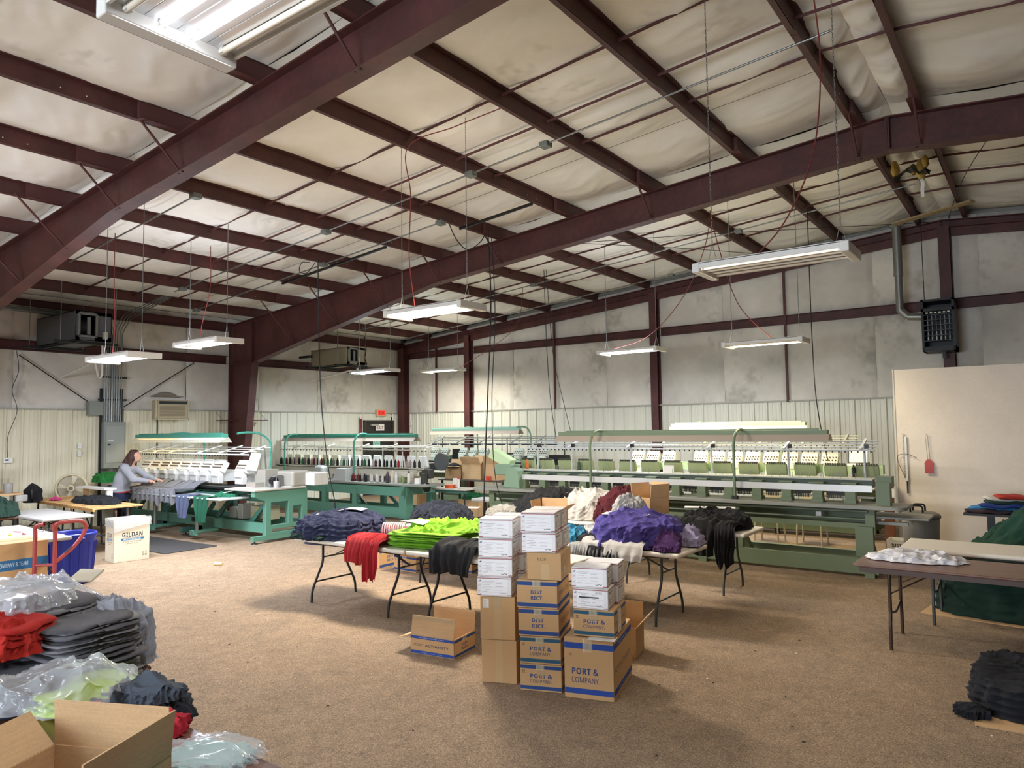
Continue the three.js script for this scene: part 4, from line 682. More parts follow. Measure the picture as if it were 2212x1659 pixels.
// ---------- folding tables ----------
const LEGB = mat('#26282a', .45, { metalness: .3 }), LEGG = mat('#4e5456', .4, { metalness: .4 }), LEGBR = mat('#4a382f', .4, { metalness: .3 });
function foldTable(label, cx, cz, L, W, topM, legM, style, rot = 0, y = .74) {
  const t = thing('folding_table', label, 'table', [cx, 0, cz], rot);
  const th = style === 'brown' ? .022 : .045;
  mesh('table_top', rb(L, th, W, style === 'brown' ? .008 : .02, 0, y - th / 2, 0, 3), topM, t);
  if (style === 'brown') mesh('apron', [bx(L - .1, .045, .02, 0, y - .045, W / 2 - .03), bx(L - .1, .045, .02, 0, y - .045, -W / 2 + .03), bx(.02, .045, W - .08, L / 2 - .06, y - .045, 0), bx(.02, .045, W - .08, -L / 2 + .06, y - .045, 0)], legM, t);
  else mesh('edge_rail', [bx(L - .3, .03, .02, 0, y - th - .012, W / 2 - .1), bx(L - .3, .03, .02, 0, y - th - .012, -W / 2 + .1)], legM, t);
  for (const s of [-1, 1]) {
    const x = s * (L / 2 - .28), ty = y - th - .01;
    if (style === 'wish') {
      for (const q of [-1, 1]) mesh('leg', bent([[x, ty, q * .17], [x, .44, q * .17], [x, .14, q * .325], [x, 0, q * .335]], .014), legM, t);
      mesh('cross_bar', [rod([x, .23, -.28], [x, .23, .28], .01), rod([x, ty - .02, -.2], [x, ty - .02, .2], .012), rod([x, .5, -.17], [x, .5, .17], .009)], legM, t);
      mesh('brace', [bar([x, .5, 0], [x - s * .42, ty - .005, 0], .03, .008)], legM, t);
    } else {
      for (const q of [-1, 1]) mesh('leg', bent([[x, ty, q * .28], [x, .30, q * .28], [x - s * .0, .22, q * .31], [x, 0, q * .31]], .0155), legM, t);
      mesh('cross_bar', [bent([[x, .32, -.28], [x, .27, 0], [x, .32, .28]], .012), rod([x, ty - .01, -.28], [x, ty - .01, .28], .012)], legM, t);
      parts('brace', [bar([x, .48, -.26], [x - s * .4, ty, -.1], .022, .008), bar([x, .48, .26], [x - s * .4, ty, .1], .022, .008)], legM, t);
    }
  }
  return t;
}
const TOPW = mat('#e0d9cb', .55), TOPG = mat('#a5a39f', .5), TOPBR = mat('#ffffff', .35, { map: TEX.wood });
foldTable('white folding table holding the navy and lime green shirts', 10.41, 10.92, 1.83, .76, TOPW, LEGB, 'wish');
foldTable('white folding table behind the tall carton stacks with a black shirt', 12.26, 10.92, 1.83, .76, TOPW, LEGB, 'wish');
foldTable('white folding table under the dark navy heap behind the lime shirts', 10.72, 9.43, 1.83, .76, TOPW, LEGB, 'wish');
foldTable('white folding table under the purple shirts', 12.91, 9.66, 1.83, .76, TOPW, LEGG, 'wish');
foldTable('white folding table with black shirts hanging over its right end', 13.0, 8.02, 1.83, .76, TOPW, LEGG, 'wish');
foldTable('white folding table under the big black heap before the olive machine', 11.0, 8.02, 1.83, .76, TOPW, LEGG, 'wish');
foldTable('dark brown folding table on the right with a silver bag', 16.22, 9.23, 1.83, .76, TOPBR, LEGBR, 'brown', 0, .735);
foldTable('off-white folding table behind the brown one', 15.5 + .93, 8.12, 1.83, .76, TOPW, LEGG, 'plain', 0, .745);
foldTable('second off-white folding table joining at the right edge', 18.28, 8.12, 1.83, .76, TOPW, LEGG, 'plain', 0, .745);
foldTable('pale grey folding table among the left side tables', 3.83, 11.82, 1.75, .74, TOPG, LEGB, 'wish');
foldTable('grey folding table with glasses and pens behind the red hand truck', 6.05, 13.05, 1.9, .76, TOPG, LEGB, 'wish', -.05);
foldTable('brown folding table in the foreground under the open carton', 13.9, 15.42, 2.1, .8, TOPBR, LEGBR, 'brown');
foldTable('brown folding table in the foreground under the grey shirt stack', 11.9, 15.1, 1.83, .8, TOPBR, LEGBR, 'brown');
{
  const t = thing('plywood_table', 'rough plywood topped table with a black garment by the operator', 'table', [2.7, 0, 10.78], -.06);
  mesh('plywood_top', bx(3.1, .02, .8, 0, .77, 0), mat('#ffffff', .8, { map: TEX.osb }), t);
  mesh('edge_strip', [bx(.3, .03, .06, .6, .795, .1), bx(3.1, .03, .03, 0, .745, .38)], mat('#b98d54', .8), t);
  for (const [x, z] of [[-1.3, .3], [-1.3, -.3], [1.25, .3], [1.25, -.3], [0, .3], [0, -.3]]) mesh('leg', rod([x, .76, z], [x * 1.04, 0, z * 1.1], .016), LEGB, t);
  parts('brace', [bar([1.25, .4, .3], [.85, .74, .3], .02, .01), rod([1.25, .3, .3], [1.25, .3, -.3], .012), rod([-1.3, .3, .3], [-1.3, .3, -.3], .012)], LEGB, t);
}
// ---------- printed faces ----------
const KRAFT = '#c69f6f', KR = [185, 143, 95];
function kraft(g, w, h, sd = 3) { g.fillStyle = KRAFT; g.fillRect(0, 0, w, h); seed(sd); for (let i = 0; i < 1600; i++) { const v = Math.floor(rnd(-9, 9)); g.fillStyle = `rgba(${v > 0 ? 255 : 60},${v > 0 ? 230 : 40},${v > 0 ? 190 : 20},${Math.abs(v) * .006})`; g.fillRect(rnd(0, w), rnd(0, h), rnd(2, 26), rnd(1, 3)); } }
const NAVY = '#23407c', TEALB = '#2b5a72';
function bands(g, w, h, c, a = .1, b = .1, off = .06) { g.fillStyle = c; g.fillRect(0, h * off, w, h * a); g.fillRect(0, h * (1 - off - b), w, h * b); }
function txt(g, s, x, y, px, c, o = {}) { g.fillStyle = c; g.font = (o.b ? 'bold ' : '') + px + 'px ' + (o.f || 'sans-serif'); g.textAlign = o.a || 'left'; g.textBaseline = 'alphabetic'; if (o.w) { g.save(); g.translate(x, y); const m = g.measureText(s).width; g.scale(o.w / m, 1); g.fillText(s, 0, 0); g.restore(); } else g.fillText(s, x, y); }
function scrawl(g, x, y, w, h, c = '#222', n = 1, lw = 3) { g.strokeStyle = c; g.lineWidth = lw; for (let k = 0; k < n; k++) { g.beginPath(); g.moveTo(x, y + h * rnd()); for (let i = 1; i < 8; i++) g.lineTo(x + w * i / 7, y + h * rnd()); g.stroke(); } }
const wear = (g, w, h) => { g.fillStyle = 'rgba(225,205,170,.55)'; g.fillRect(w * .38, 0, w * .2, h * .22); g.fillStyle = 'rgba(255,255,255,.25)'; g.fillRect(w * .4, 0, w * .02, h * .25); g.fillRect(w * .52, 0, w * .015, h * .2); };
const FACE = {
  portco: c => canvasTex(512, 320, (g, w, h) => { kraft(g, w, h, 3); bands(g, w, h, c, .13, .13, .05); txt(g, 'PORT &', w * .23, h * .52, 66, NAVY, { b: 1, w: w * .55 }); txt(g, 'COMPANY', w * .23, h * .70, 54, '#2d3a58', { w: w * .52 }); g.fillStyle = '#2d3a58'; g.beginPath(); g.arc(w * .77, h * .68, 5, 0, 7); g.fill(); wear(g, w, h); txt(g, 'N', w * .04, h * .36, 54, '#2b241e', { f: 'serif' }); }),
  portbig: () => canvasTex(640, 640, (g, w, h) => { kraft(g, w, h, 9); bands(g, w, h, '#27499a', .1, .09, .075); txt(g, 'PORT &', w * .14, h * .6, 92, NAVY, { b: 1, w: w * .56 }); txt(g, 'COMPANY', w * .14, h * .74, 80, '#26386a', { w: w * .56 }); g.fillStyle = '#26386a'; g.beginPath(); g.arc(w * .72, h * .73, 6, 0, 7); g.fill(); txt(g, 'SS', w * .09, h * .3, 40, '#3a2c22', { f: 'serif' }); wear(g, w, h); }),
  authside: () => canvasTex(900, 640, (g, w, h) => { kraft(g, w, h, 15); bands(g, w, h, '#27499a', .1, .09, .075); txt(g, 'FOR EVERY COMPANY & TEAM', w * .22, h * .145, 34, '#8fb0d8', { b: 1, w: w * .5 }); txt(g, 'PORT AUTHORITY', w * .06, h * .58, 92, '#3a3f5c', { w: w * .86 }); txt(g, 'APPAREL | BAGS | CAPS', w * .25, h * .905, 30, '#8fb0d8', { w: w * .45 }); }),
  district: () => canvasTex(512, 340, (g, w, h) => { kraft(g, w, h, 21); bands(g, w, h, '#2b4a86', .14, .14, .04); txt(g, 'DIST', w * .33, h * .49, 62, NAVY, { b: 1, w: w * .3 }); txt(g, 'RICT.', w * .33, h * .7, 62, NAVY, { b: 1, w: w * .34 }); g.fillStyle = KRAFT; g.fillRect(w * .325, h * .36, w * .02, h * .06); g.fillRect(w * .325, h * .62, w * .02, h * .09); wear(g, w, h); }),
  sport: s => canvasTex(640, 340, (g, w, h) => { kraft(g, w, h, 27); bands(g, w, h, '#2b4a86', .14, .14, .04); txt(g, s, w * .1, h * .6, 84, '#333a50', { w: w * .8 }); }),
  auth: () => canvasTex(640, 360, (g, w, h) => { kraft(g, w, h, 33); bands(g, w, h, '#27499a', .15, .17, .02); txt(g, 'FOR EVERY COMPANY & TEAM', w * .18, h * .125, 32, '#9fb6da', { b: 1, w: w * .6 }); txt(g, 'PORT', w * .07, h * .57, 66, '#2d3556', { w: w * .24 }); txt(g, 'AUTHORITY', w * .34, h * .57, 66, '#2d3556', { b: 1, w: w * .54 }); g.fillStyle = '#2d3556'; g.fillRect(w * .89, h * .54, 6, 6); txt(g, 'APPAREL  |  BAGS  |  CAPS', w * .22, h * .93, 28, '#9fb6da', { w: w * .52 }); }),
  plain: () => canvasTex(400, 400, (g, w, h) => { kraft(g, w, h, 39); g.fillStyle = 'rgba(200,170,125,.6)'; g.fillRect(w * .4, 0, w * .2, h); }),
  plain6: () => canvasTex(400, 300, (g, w, h) => { kraft(g, w, h, 41); txt(g, '6120', w * .3, h * .28, 46, '#3b2f26', { f: 'serif' }); g.fillStyle = 'rgba(205,175,130,.7)'; g.fillRect(w * .4, h * .4, w * .25, h * .6); }),
  usps: rush => canvasTex(512, 288, (g, w, h) => {
    g.fillStyle = '#eceae8'; g.fillRect(0, 0, w, h); g.fillStyle = '#8e2529'; g.fillRect(0, 6, w, 11); g.fillRect(0, h - 22, w, 12);
    g.fillStyle = '#24355e'; g.beginPath(); g.moveTo(12, 62); g.lineTo(46, 40); g.lineTo(52, 58); g.lineTo(30, 66); g.fill(); g.fillStyle = '#c5878a'; g.fillRect(10, 120, 40, 5); g.fillRect(10, 132, 34, 5); g.fillRect(10, 200, 40, 5); g.fillRect(10, 212, 30, 5);
    g.fillStyle = '#f6f5f4'; g.fillRect(58, 24, 400, 250); g.strokeStyle = '#cfcfcf'; g.strokeRect(58, 24, 400, 250); seed(rush ? 71 : 67);
    g.fillStyle = '#5a5d68'; const rows = rush ? 9 : 7; for (let i = 0; i < rows; i++) { const y = 60 + i * 26; g.fillRect(75 + (i % 2) * 40, y, rnd(60, 180), 3); if (i % 2) g.fillRect(280, y, rnd(40, 130), 3); if (i % 3 === 0) { g.globalAlpha = .5; g.fillRect(68, y + 12, 376, 2); g.globalAlpha = 1; } }
    if (rush) { txt(g, 'RUSH', 330, 66, 40, '#3b3d45', {}); g.fillStyle = '#1b1b1b'; g.fillRect(90, 110, 290, 20); } scrawl(g, 350, 236, 90, 20, '#1d1d1d', 2, 5);
  }),
  uspsR: () => canvasTex(400, 288, (g, w, h) => { g.fillStyle = '#e6e3e1'; g.fillRect(0, 0, w, h); g.fillStyle = '#8e2529'; g.fillRect(0, 6, w, 11); g.fillRect(0, h - 22, w, 12); g.fillStyle = '#33405f'; g.fillRect(40, 46, 40, 26); g.fillRect(90, 50, 150, 9); g.fillRect(90, 66, 110, 7); g.fillStyle = '#3a3a3a'; for (let i = 0; i < 18; i++) g.fillRect(60, 140 + i * 5, 50, i % 3 ? 3 : 1); g.fillStyle = '#b98a8c'; g.fillRect(170, 220, 180, 6); g.fillRect(170, 232, 140, 6); g.fillStyle = '#9a9aa0'; for (let i = 0; i < 6; i++) g.fillRect(170, 120 + i * 12, 150, 3); }),
  uspsT: () => canvasTex(512, 400, (g, w, h) => { g.fillStyle = '#efedec'; g.fillRect(0, 0, w, h); seed(88); g.fillStyle = '#77777c'; for (let i = 0; i < 5; i++) { g.fillRect(260, 60 + i * 40, rnd(60, 180), 3); } scrawl(g, 150, 80, 220, 120, '#6a6a70', 2, 2); }),
  gildan: () => canvasTex(640, 720, (g, w, h) => { g.fillStyle = '#d9cfb8'; g.fillRect(0, 0, w, h); seed(99); for (let i = 0; i < 260; i++) { g.fillStyle = `rgba(120,85,50,${rnd(.03, .16)})`; g.fillRect(rnd(0, w), h - rnd(0, 90) * rnd(), rnd(3, 20), rnd(2, 10)); } txt(g, 'GILDAN', w * .22, h * .42, 108, '#22252b', { b: 1, w: w * .6 }); g.fillStyle = '#2f6a94'; g.fillRect(w * .2, h * .455, w * .64, 32); txt(g, 'ACTIVEWEAR', w * .26, h * .492, 26, '#d9e4ea', { b: 1, w: w * .5 }); g.strokeStyle = '#22252b'; g.lineWidth = 5; g.beginPath(); g.moveTo(w * .2, h * .45); g.quadraticCurveTo(w * .55, h * .42, w * .86, h * .455); g.stroke(); txt(g, 'SETTING THE STANDARD', w * .24, h * .55, 30, '#2a2d33', { w: w * .55 }); txt(g, 'www.gildan.com', w * .34, h * .59, 24, '#2a2d33', { w: w * .34 }); g.fillStyle = '#4a4438'; for (let i = 0; i < 8; i++) g.fillRect(w * .8 + (i % 2) * 50, h * .8 + Math.floor(i / 2) * 22, 38, 8); }),
  team: () => canvasTex(700, 880, (g, w, h) => { kraft(g, w, h, 45); g.fillStyle = '#2f6c9c'; g.fillRect(0, h * .2, w, h * .13); txt(g, 'FOR EVERY COMPANY & TEAM', w * .02, h * .285, 60, '#dfe6ea', { w: w * .7 }); }),
  label: () => canvasTex(200, 260, (g, w, h) => { g.fillStyle = '#e9e6df'; g.fillRect(0, 0, w, h); g.fillStyle = '#6d6a64'; for (let i = 0; i < 12; i++) g.fillRect(14, 20 + i * 19, 60 + (i * 37) % 110, 4); }),
};
const FT = {}; const face = (k, ...a) => { const id = k + a.join(); return FT[id] || (FT[id] = mat('#ffffff', k.startsWith('usps') ? .55 : .82, { map: FACE[k](...a) })); };
// closed carton: origin at the bottom front-left corner, +x along the front, depth towards -z
function carton(name, label, [x, y, z], rot, w, h, d, faces = {}, o = {}) {
  const c = thing(name, label, 'box', [x, y, z], rot, o.group);
  const g = rb(w, h, d, .006, w / 2, h / 2, -d / 2, 1);
  mesh('body', g, o.m || CARD, c);
  const e = .0012;
  if (faces.front) mesh('front_print', plane(w - .006, h - .006).translate(w / 2, h / 2, e), faces.front, c);
  if (faces.right) mesh('side_print', plane(d - .006, h - .006).rotateY(Math.PI / 2).translate(w + e, h / 2, -d / 2), faces.right, c);
  if (faces.top) mesh('top_print', plane(w - .006, d - .006).rotateX(-Math.PI / 2).translate(w / 2, h + e, -d / 2), faces.top, c);
  if (o.tape) mesh('tape', [bx(.06, .004, d * .98, w * .5, h, -d / 2), bx(.06, .09, .002, w * .5, h - .045, .002)], TAPE, c);
  if (o.label) mesh('paper_label', plane(o.label[2], o.label[3]).rotateY(o.label[4] ? Math.PI / 2 : 0).translate(o.label[4] ? w + .003 : o.label[0], o.label[1], o.label[4] ? -o.label[0] : .003), face('label'), c);
  return c;
}
// open carton: walls and flaps; origin bottom front-left; flaps: angles from vertical [front, back, left, right] (null = none)
function openCarton(name, label, [x, y, z], rot, w, h, d, flaps, faces = {}, o = {}) {
  const c = thing(name, label, 'box', [x, y, z], rot), t = .006, m = o.m || CARD;
  mesh('bottom', bx(w, t, d, w / 2, t / 2, -d / 2), m, c);
  mesh('wall', bx(w, h, t, w / 2, h / 2, -t / 2), m, c); mesh('wall', bx(w, h, t, w / 2, h / 2, -d + t / 2), m, c); mesh('wall', bx(t, h, d, t / 2, h / 2, -d / 2), m, c); mesh('wall', bx(t, h, d, w - t / 2, h / 2, -d / 2), m, c);
  const fl = o.flap || d * .5;
  const F = [[0, 0], [0, 1], [1, 0], [1, 1]];
  flaps.forEach((a, i) => {
    if (a === null || a === undefined) return; let g;
    if (i === 0) g = bx(w - .01, fl, t, 0, fl / 2, 0).rotateX(a).translate(w / 2, h, 0);
    if (i === 1) g = bx(w - .01, fl, t, 0, fl / 2, 0).rotateX(-a).translate(w / 2, h, -d);
    if (i === 2) g = bx(t, fl * .95, d - .01, 0, fl * .47, 0).rotateZ(a).translate(0, h, -d / 2);
    if (i === 3) g = bx(t, fl * .95, d - .01, 0, fl * .47, 0).rotateZ(-a).translate(w, h, -d / 2);
    mesh('flap', g, m, c);
  });
  if (faces.front) mesh('front_print', plane(w - .006, h - .006).translate(w / 2, h / 2, .0012), faces.front, c);
  if (faces.right) mesh('side_print', plane(d - .006, h - .006).rotateY(Math.PI / 2).translate(w + .0012, h / 2, -d / 2), faces.right, c);
  return c;
}
// ---------- the carton stacks in the middle ----------
{
  const U = { front: face('usps', ''), right: face('uspsR'), top: face('uspsT') }, UR = { front: face('usps', 1), right: face('uspsR'), top: face('uspsT') }, UM = mat('#e9e7e5', .6);
  const usps = (label, p, r, f = U, w = .285) => carton('mailing_box', label, p, r, w, .15, .22, f, { m: UM, group: 'white mailing boxes with red stripes' });
  // left stack
  let r = .40;
  const at = (base, r, a, b) => [base[0] + Math.cos(r) * a - Math.sin(r) * -b * -1 * 0 + Math.sin(-r) * 0 - Math.sin(r) * b, 0, base[1] - Math.sin(r) * a - Math.cos(r) * b];
  const L0 = [13.092, 12.204];
  const plainF = face('plain');
  const pos = (base, rr, a, b, y) => { const q = at(base, rr, a, b); return [q[0], y, q[2]]; };
  carton('carton', 'plain brown carton at the bottom of the left stack', pos(L0, r, 0, 0, 0), r, .285, .335, .42, { front: plainF, right: plainF });
  carton('carton', 'plain brown carton second from the bottom of the left stack', pos(L0, r, -.005, -.01, .337), r, .285, .335, .42, { front: plainF, right: plainF }, { tape: 1, label: [.05, .28, .045, .07] });
  [['lowest', .674, -.025, r], ['second', .826, -.018, r + .03], ['third', .978, -.012, r - .02], ['topmost', 1.13, -.01, r + .02]].forEach(([n, y, a, rr], i) => { usps(`${n} front white mailing box on the left carton stack`, pos(L0, rr, a, -.02, y), rr, U, .28); usps(`${n} rear white mailing box on the left carton stack`, pos(L0, rr, a + .05, .21, y), rr, U, .28); });
  // middle stack
  const M0 = [13.444, 12.173]; r = .36;
  const P1 = { front: face('portco', '#2b4a86'), right: face('authside') }, P2 = { front: face('portco', '#2b5a72'), right: face('authside') };
  const D1 = { front: face('district'), right: face('sport', 'SPORT-TEK') }, D2 = { front: face('district'), right: face('sport', 'SPORT-TEK') };
  carton('carton', 'PORT & COMPANY carton at the bottom of the middle stack', pos(M0, r, 0, 0, 0), r, .325, .205, .42, P1, { tape: 1 });
  carton('carton', 'second PORT & COMPANY carton with teal bands in the middle stack', pos(M0, r, .005, -.01, .207), r, .32, .205, .42, P2, { tape: 1 });
  carton('carton', 'lower DISTRICT carton in the middle stack', pos(M0, r, -.005, -.015, .414), r, .32, .21, .42, D1, { tape: 1 });
  carton('carton', 'upper DISTRICT carton in the middle stack', pos(M0, r, -.012, -.02, .626), r, .32, .21, .43, D2, { tape: 1 });
  carton('carton', 'dented brown carton marked 6120 under the white boxes of the middle stack', pos(M0, r, .07, -.01, .838), r, .27, .205, .36, { front: face('plain6') }, { label: [.1, .07, .03, .05, 1] });
  [['lower', 1.045, .03, r], ['upper', 1.197, .025, r + .03]].forEach(([n, y, a, rr]) => { usps(`${n} front white mailing box on the middle stack`, pos(M0, rr, a, -.01, y), rr, U, .27); usps(`${n} rear white mailing box on the middle stack`, pos(M0, rr, a + .01, .22, y), rr, U, .27); });
  // right stack
  const B0 = [13.801, 12.102]; r = .28;
  carton('carton', 'largest PORT & COMPANY carton at the right with PORT AUTHORITY on its side', pos(B0, r, 0, 0, 0), r, .375, .44, .645, { front: face('portbig'), right: face('authside') }, { tape: 1 });
  one('paper_sheet', 'creased white paper under the small carton on the largest carton', 'paper', bx(.2, .003, .12, .2, 0, 0), PAPER, [13.88, .4435, 12.05], r);
  carton('carton', 'small PORT & COMPANY carton with a stuck-on sheet on the largest carton', pos(B0, r, .07, .03, .447), r, .31, .2, .4, P2, { tape: 1, label: [.16, .1, .12, .17, 1] });
  usps('lower front white mailing box marked RUSH on the right stack', pos(B0, r, .07, .02, .649), r, UR, .27); usps('lower rear white mailing box on the right stack', pos(B0, r, .1, .245, .649), r, U, .27);
  usps('upper front white mailing box on the right stack', pos(B0, r + .05, .06, .03, .801), r + .05, U, .27); usps('upper rear white mailing box on the right stack', pos(B0, r, .1, .25, .801), r, U, .27);
  openCarton('carton', 'open brown carton with raised flaps behind the largest carton', [13.52, 0, 11.1], .25, .34, .26, .3, [null, .1, .1, .75], {}, { flap: .16 });
  // cartons on the floor
  r = .155; const pa = openCarton('carton', 'open PORT AUTHORITY carton on the floor left of the stacks', [12.092, 0, 11.981], r, .46, .165, .36, [-.18, .12, 1.9, null], { front: face('auth'), right: face('district') }, { flap: .17 });
  mesh('tape', bx(.42, .1, .003, .23, .28, -.022).rotateX(-.18 * 0), TAPE, pa);
  carton('carton', 'DISTRICT carton under the red shirts below the table', [8.499 + .0, 0, 9.42], .02, .45, .27, .45, { front: face('plain'), right: face('district') }, { label: [.14, .16, .1, .14] });
  openCarton('carton', 'half-open carton with stuck-on sheet under the lime shirt table', [9.16, 0, 9.33], -.02, .45, .22, .5, [1.2, 1.3, null, null], { front: face('portco', '#2b4a86'), right: face('authside') }, { flap: .22 });
  carton('carton', 'carton with dark bands right of the half-open one below the table', [9.85, 0, 9.0], .1, .45, .2, .4, { front: face('portco', '#2b4a86'), right: face('sport', 'COMPANY') });
  openCarton('carton', 'open plain carton perched on top of the purple shirts', [12.86, 1.0, 9.12], -.35, .3, .19, .3, [null, .12, .12, .1], {}, { flap: .16, m: CARD });
  openCarton('carton', 'open brown carton behind the white mailing boxes on the table', [11.78, .74, 9.6], .2, .34, .26, .3, [null, .05, .15, .9], {}, { flap: .14 });
}
// left cartons
{
  const g = openCarton('carton', 'tall stained GILDAN carton used as a lined waste box', [4.769, 0, 11.31], -.1, .345, .66, .53, [null, null, null, null], {}, { m: mat('#cfc4aa', .85) });
  mesh('front_print', plane(.525, .65).rotateY(Math.PI / 2).translate(.3465, .33, -.265), face('gildan'), g); mesh('side_print', plane(.34, .65).translate(.172, .33, .0015), face('gildan'), g);
  const lin = thing('bin_liner', 'clear plastic liner folded over the GILDAN carton', 'bag', [g.position.x, .66, g.position.z], g.rotation.y); const LINER = mat('#e9ecec', .25, { transmission: .55, thickness: 0 });
  mesh('film', surf(64, 8, (u, v) => { const a = u * 4, s = Math.floor(a) % 4, f = a - Math.floor(a), w = .376, d = .556; const p = [[f * w, 0], [w, f * d], [w - f * w, d], [0, d - f * d]][s]; const dr = v * (.1 + .1 * (s === 1 ? (1 - f) : .3) + .03 * ns(u * 20, 2)); return [p[0] - .008 + .004 * ns(u * 40, v * 5), .012 - dr + .02 * ns(u * 14, v * 3), -p[1] + .008 + .006 * ns(u * 30, v * 4, 7)]; }), LINER, lin);
  const tb = carton('carton', 'large brown carton with blue COMPANY & TEAM band at the left edge', [7.4, 0, 14.0], 0, .5, .85, .67, { right: face('team') }, { tape: 1 });
}

// ---------- cloth ----------
// crumpled heap: footprint w x d, height h, base at y = 0; drape lets it hang over table edges
function heapGeo(w, d, h, sd, o = {}) {
  const nt = o.nt || 132, nr = o.nr || 62, ex = o.ex || 2.6, fx = o.fx || 5, fz = o.fz || 5, amp = o.amp || .05, layers = o.layers || 0;
  return surf(nt, nr, (u, v) => {
    const a = u * Math.PI * 2, c = Math.cos(a), s = Math.sin(a);
    const R = Math.pow(Math.pow(Math.abs(c), ex) + Math.pow(Math.abs(s), ex), -1 / ex), cc = c * 1.3, ss = s * 1.3;
    const rough = 1 + .09 * ns(cc * 2 + sd, ss * 2, sd) + .035 * ns(cc * 9 + sd, ss * 9, 2.2);
    const q = Math.min(1, v / .72), side = Math.max(0, (v - .72) / .28);  // top then flank
    const rr = R * rough * (q * .92 + side * .1);
    let x = rr * c * w / 2, z = rr * s * d / 2;
    const prof = o.prof ? o.prof(x / w * 2, z / d * 2) : 1;
    const top = h * prof * (1 - .38 * Math.pow(q, 2.2) * (o.round ?? 1));
    const wx = x + .12 * ns(x * 3 + sd, z * 3, 1.3), wz = z + .12 * ns(x * 3, z * 3 + sd, 5.1);
    const R1 = q => Math.pow(1 - Math.min(1, Math.abs(q) * 1.5), 3);
    const r1 = R1(ns(wx * fx + sd * 2, wz * fz, sd)), r2 = R1(ns(wx * fx * 2.1 + 7, wz * fz * 2.1, sd + 3)), r3 = R1(ns(wx * fx * .9 - wz * 6, wz * fz * 2.6 + wx * 3, sd + 8));
    const fold = amp * (r1 * 1.0 + r2 * .5 + r3 * .5 - .55 + .7 * ns(x * 2.4 + sd, z * 2.4, sd)) * (.35 + .65 * (1 - side));
    let y = (top + fold) * (1 - Math.pow(side, 1.25));
    if (side > 0) { const rip = (layers ? .014 * Math.sin(y * 6.28 / layers + 5 * ns(cc * 4, ss * 4, sd)) : 0) + .035 * ns(cc * 5 + sd, y * 7, ss * 5) + .018 * R1(ns(cc * 11, y * 16 + sd, ss * 11)); x += c * rip; z += s * rip; }
    if (v > .985) y = 0;
    let X = x, Y = Math.max(0.004, y), Z = z;
    if (o.edge) { // {x1,x0,z1,z0}: local table bounds
      const E = o.edge, hang = (over, k) => { Y = Math.max(y, .012) - over * (o.drop || 1.6); return .02 + .028 * Math.max(0, Math.sin(k * 24 + sd)) + .012 * ns(k * 20, Y * 5, sd); };
      if (E.z1 !== undefined && z > E.z1) { const n = hang(z - E.z1, x); Z = E.z1 + n + (Y > 0 ? Math.min(.04, z - E.z1) : 0); }
      else if (E.x1 !== undefined && x > E.x1) { const n = hang(x - E.x1, z); X = E.x1 + n; }
      else if (E.x0 !== undefined && x < E.x0) { const n = hang(E.x0 - x, z); X = E.x0 - n; }
    }
    return [X, Y, Z, x, z];
  });
}
const DS = (c, r) => mat(c, r || .95, { map: TEX.fabric, side: THREE.DoubleSide });
function heap(name, label, color, pos, rot, w, d, h, sd, o = {}) {
  const m = one(name, label, o.cat || 'clothing pile', heapGeo(w, d, h, sd, o), DS(color), pos, rot);
  if (o.stuff !== false) m.userData.kind = 'stuff'; return m;
}
// folded shirt: thin pillow with wavy edge
function foldedGeo(w, d, t, sd, bend = 0) {
  return surf(44, 14, (u, v) => {
    const a = u * Math.PI * 2, c = Math.cos(a), s = Math.sin(a), R = Math.pow(Math.pow(Math.abs(c), 5) + Math.pow(Math.abs(s), 5), -.2);
    const k = v < .5 ? v * 2 : 2 - v * 2, up = v < .5 ? 1 : -1, rr = R * (1 + .05 * ns(c * 3 + sd, s * 3, sd) + .02 * ns(c * 12, s * 12 + sd, sd)) * Math.min(1, Math.pow(k, .8) * 1.0);
    const x = rr * c * w / 2, z = rr * s * d / 2, th = t * .5 * Math.sqrt(Math.max(0, 1 - Math.pow(k, 16)));
    return [x, t * .5 + up * th + t * .9 * ns(x * 5 + sd, z * 5, sd) + .006 * ns(x * 16, z * 16, sd) - bend * x * x, z, x, z];
  });
}
function shirtStack(name, label, group, colors, n, pos, rot, w, d, t, sd, o = {}) {
  seed(sd); const gs = [0, 1, 2, 3].map(i => foldedGeo(w, d, t, sd + i * 3.1, o.bend || 0)); let y = pos[1];
  for (let i = 0; i < n; i++) { const dx = rnd(-1, 1) * (o.j || .03), dz = rnd(-1, 1) * (o.j || .03); const m = one(name, label, 'shirt', gs[i % 4], DS(colors[i % colors.length]), [pos[0] + dx + (o.sx || 0) * i, y, pos[2] + dz + (o.sz || 0) * i], rot + rnd(-.06, .06), group); y += t * (o.pack || .86); }
}
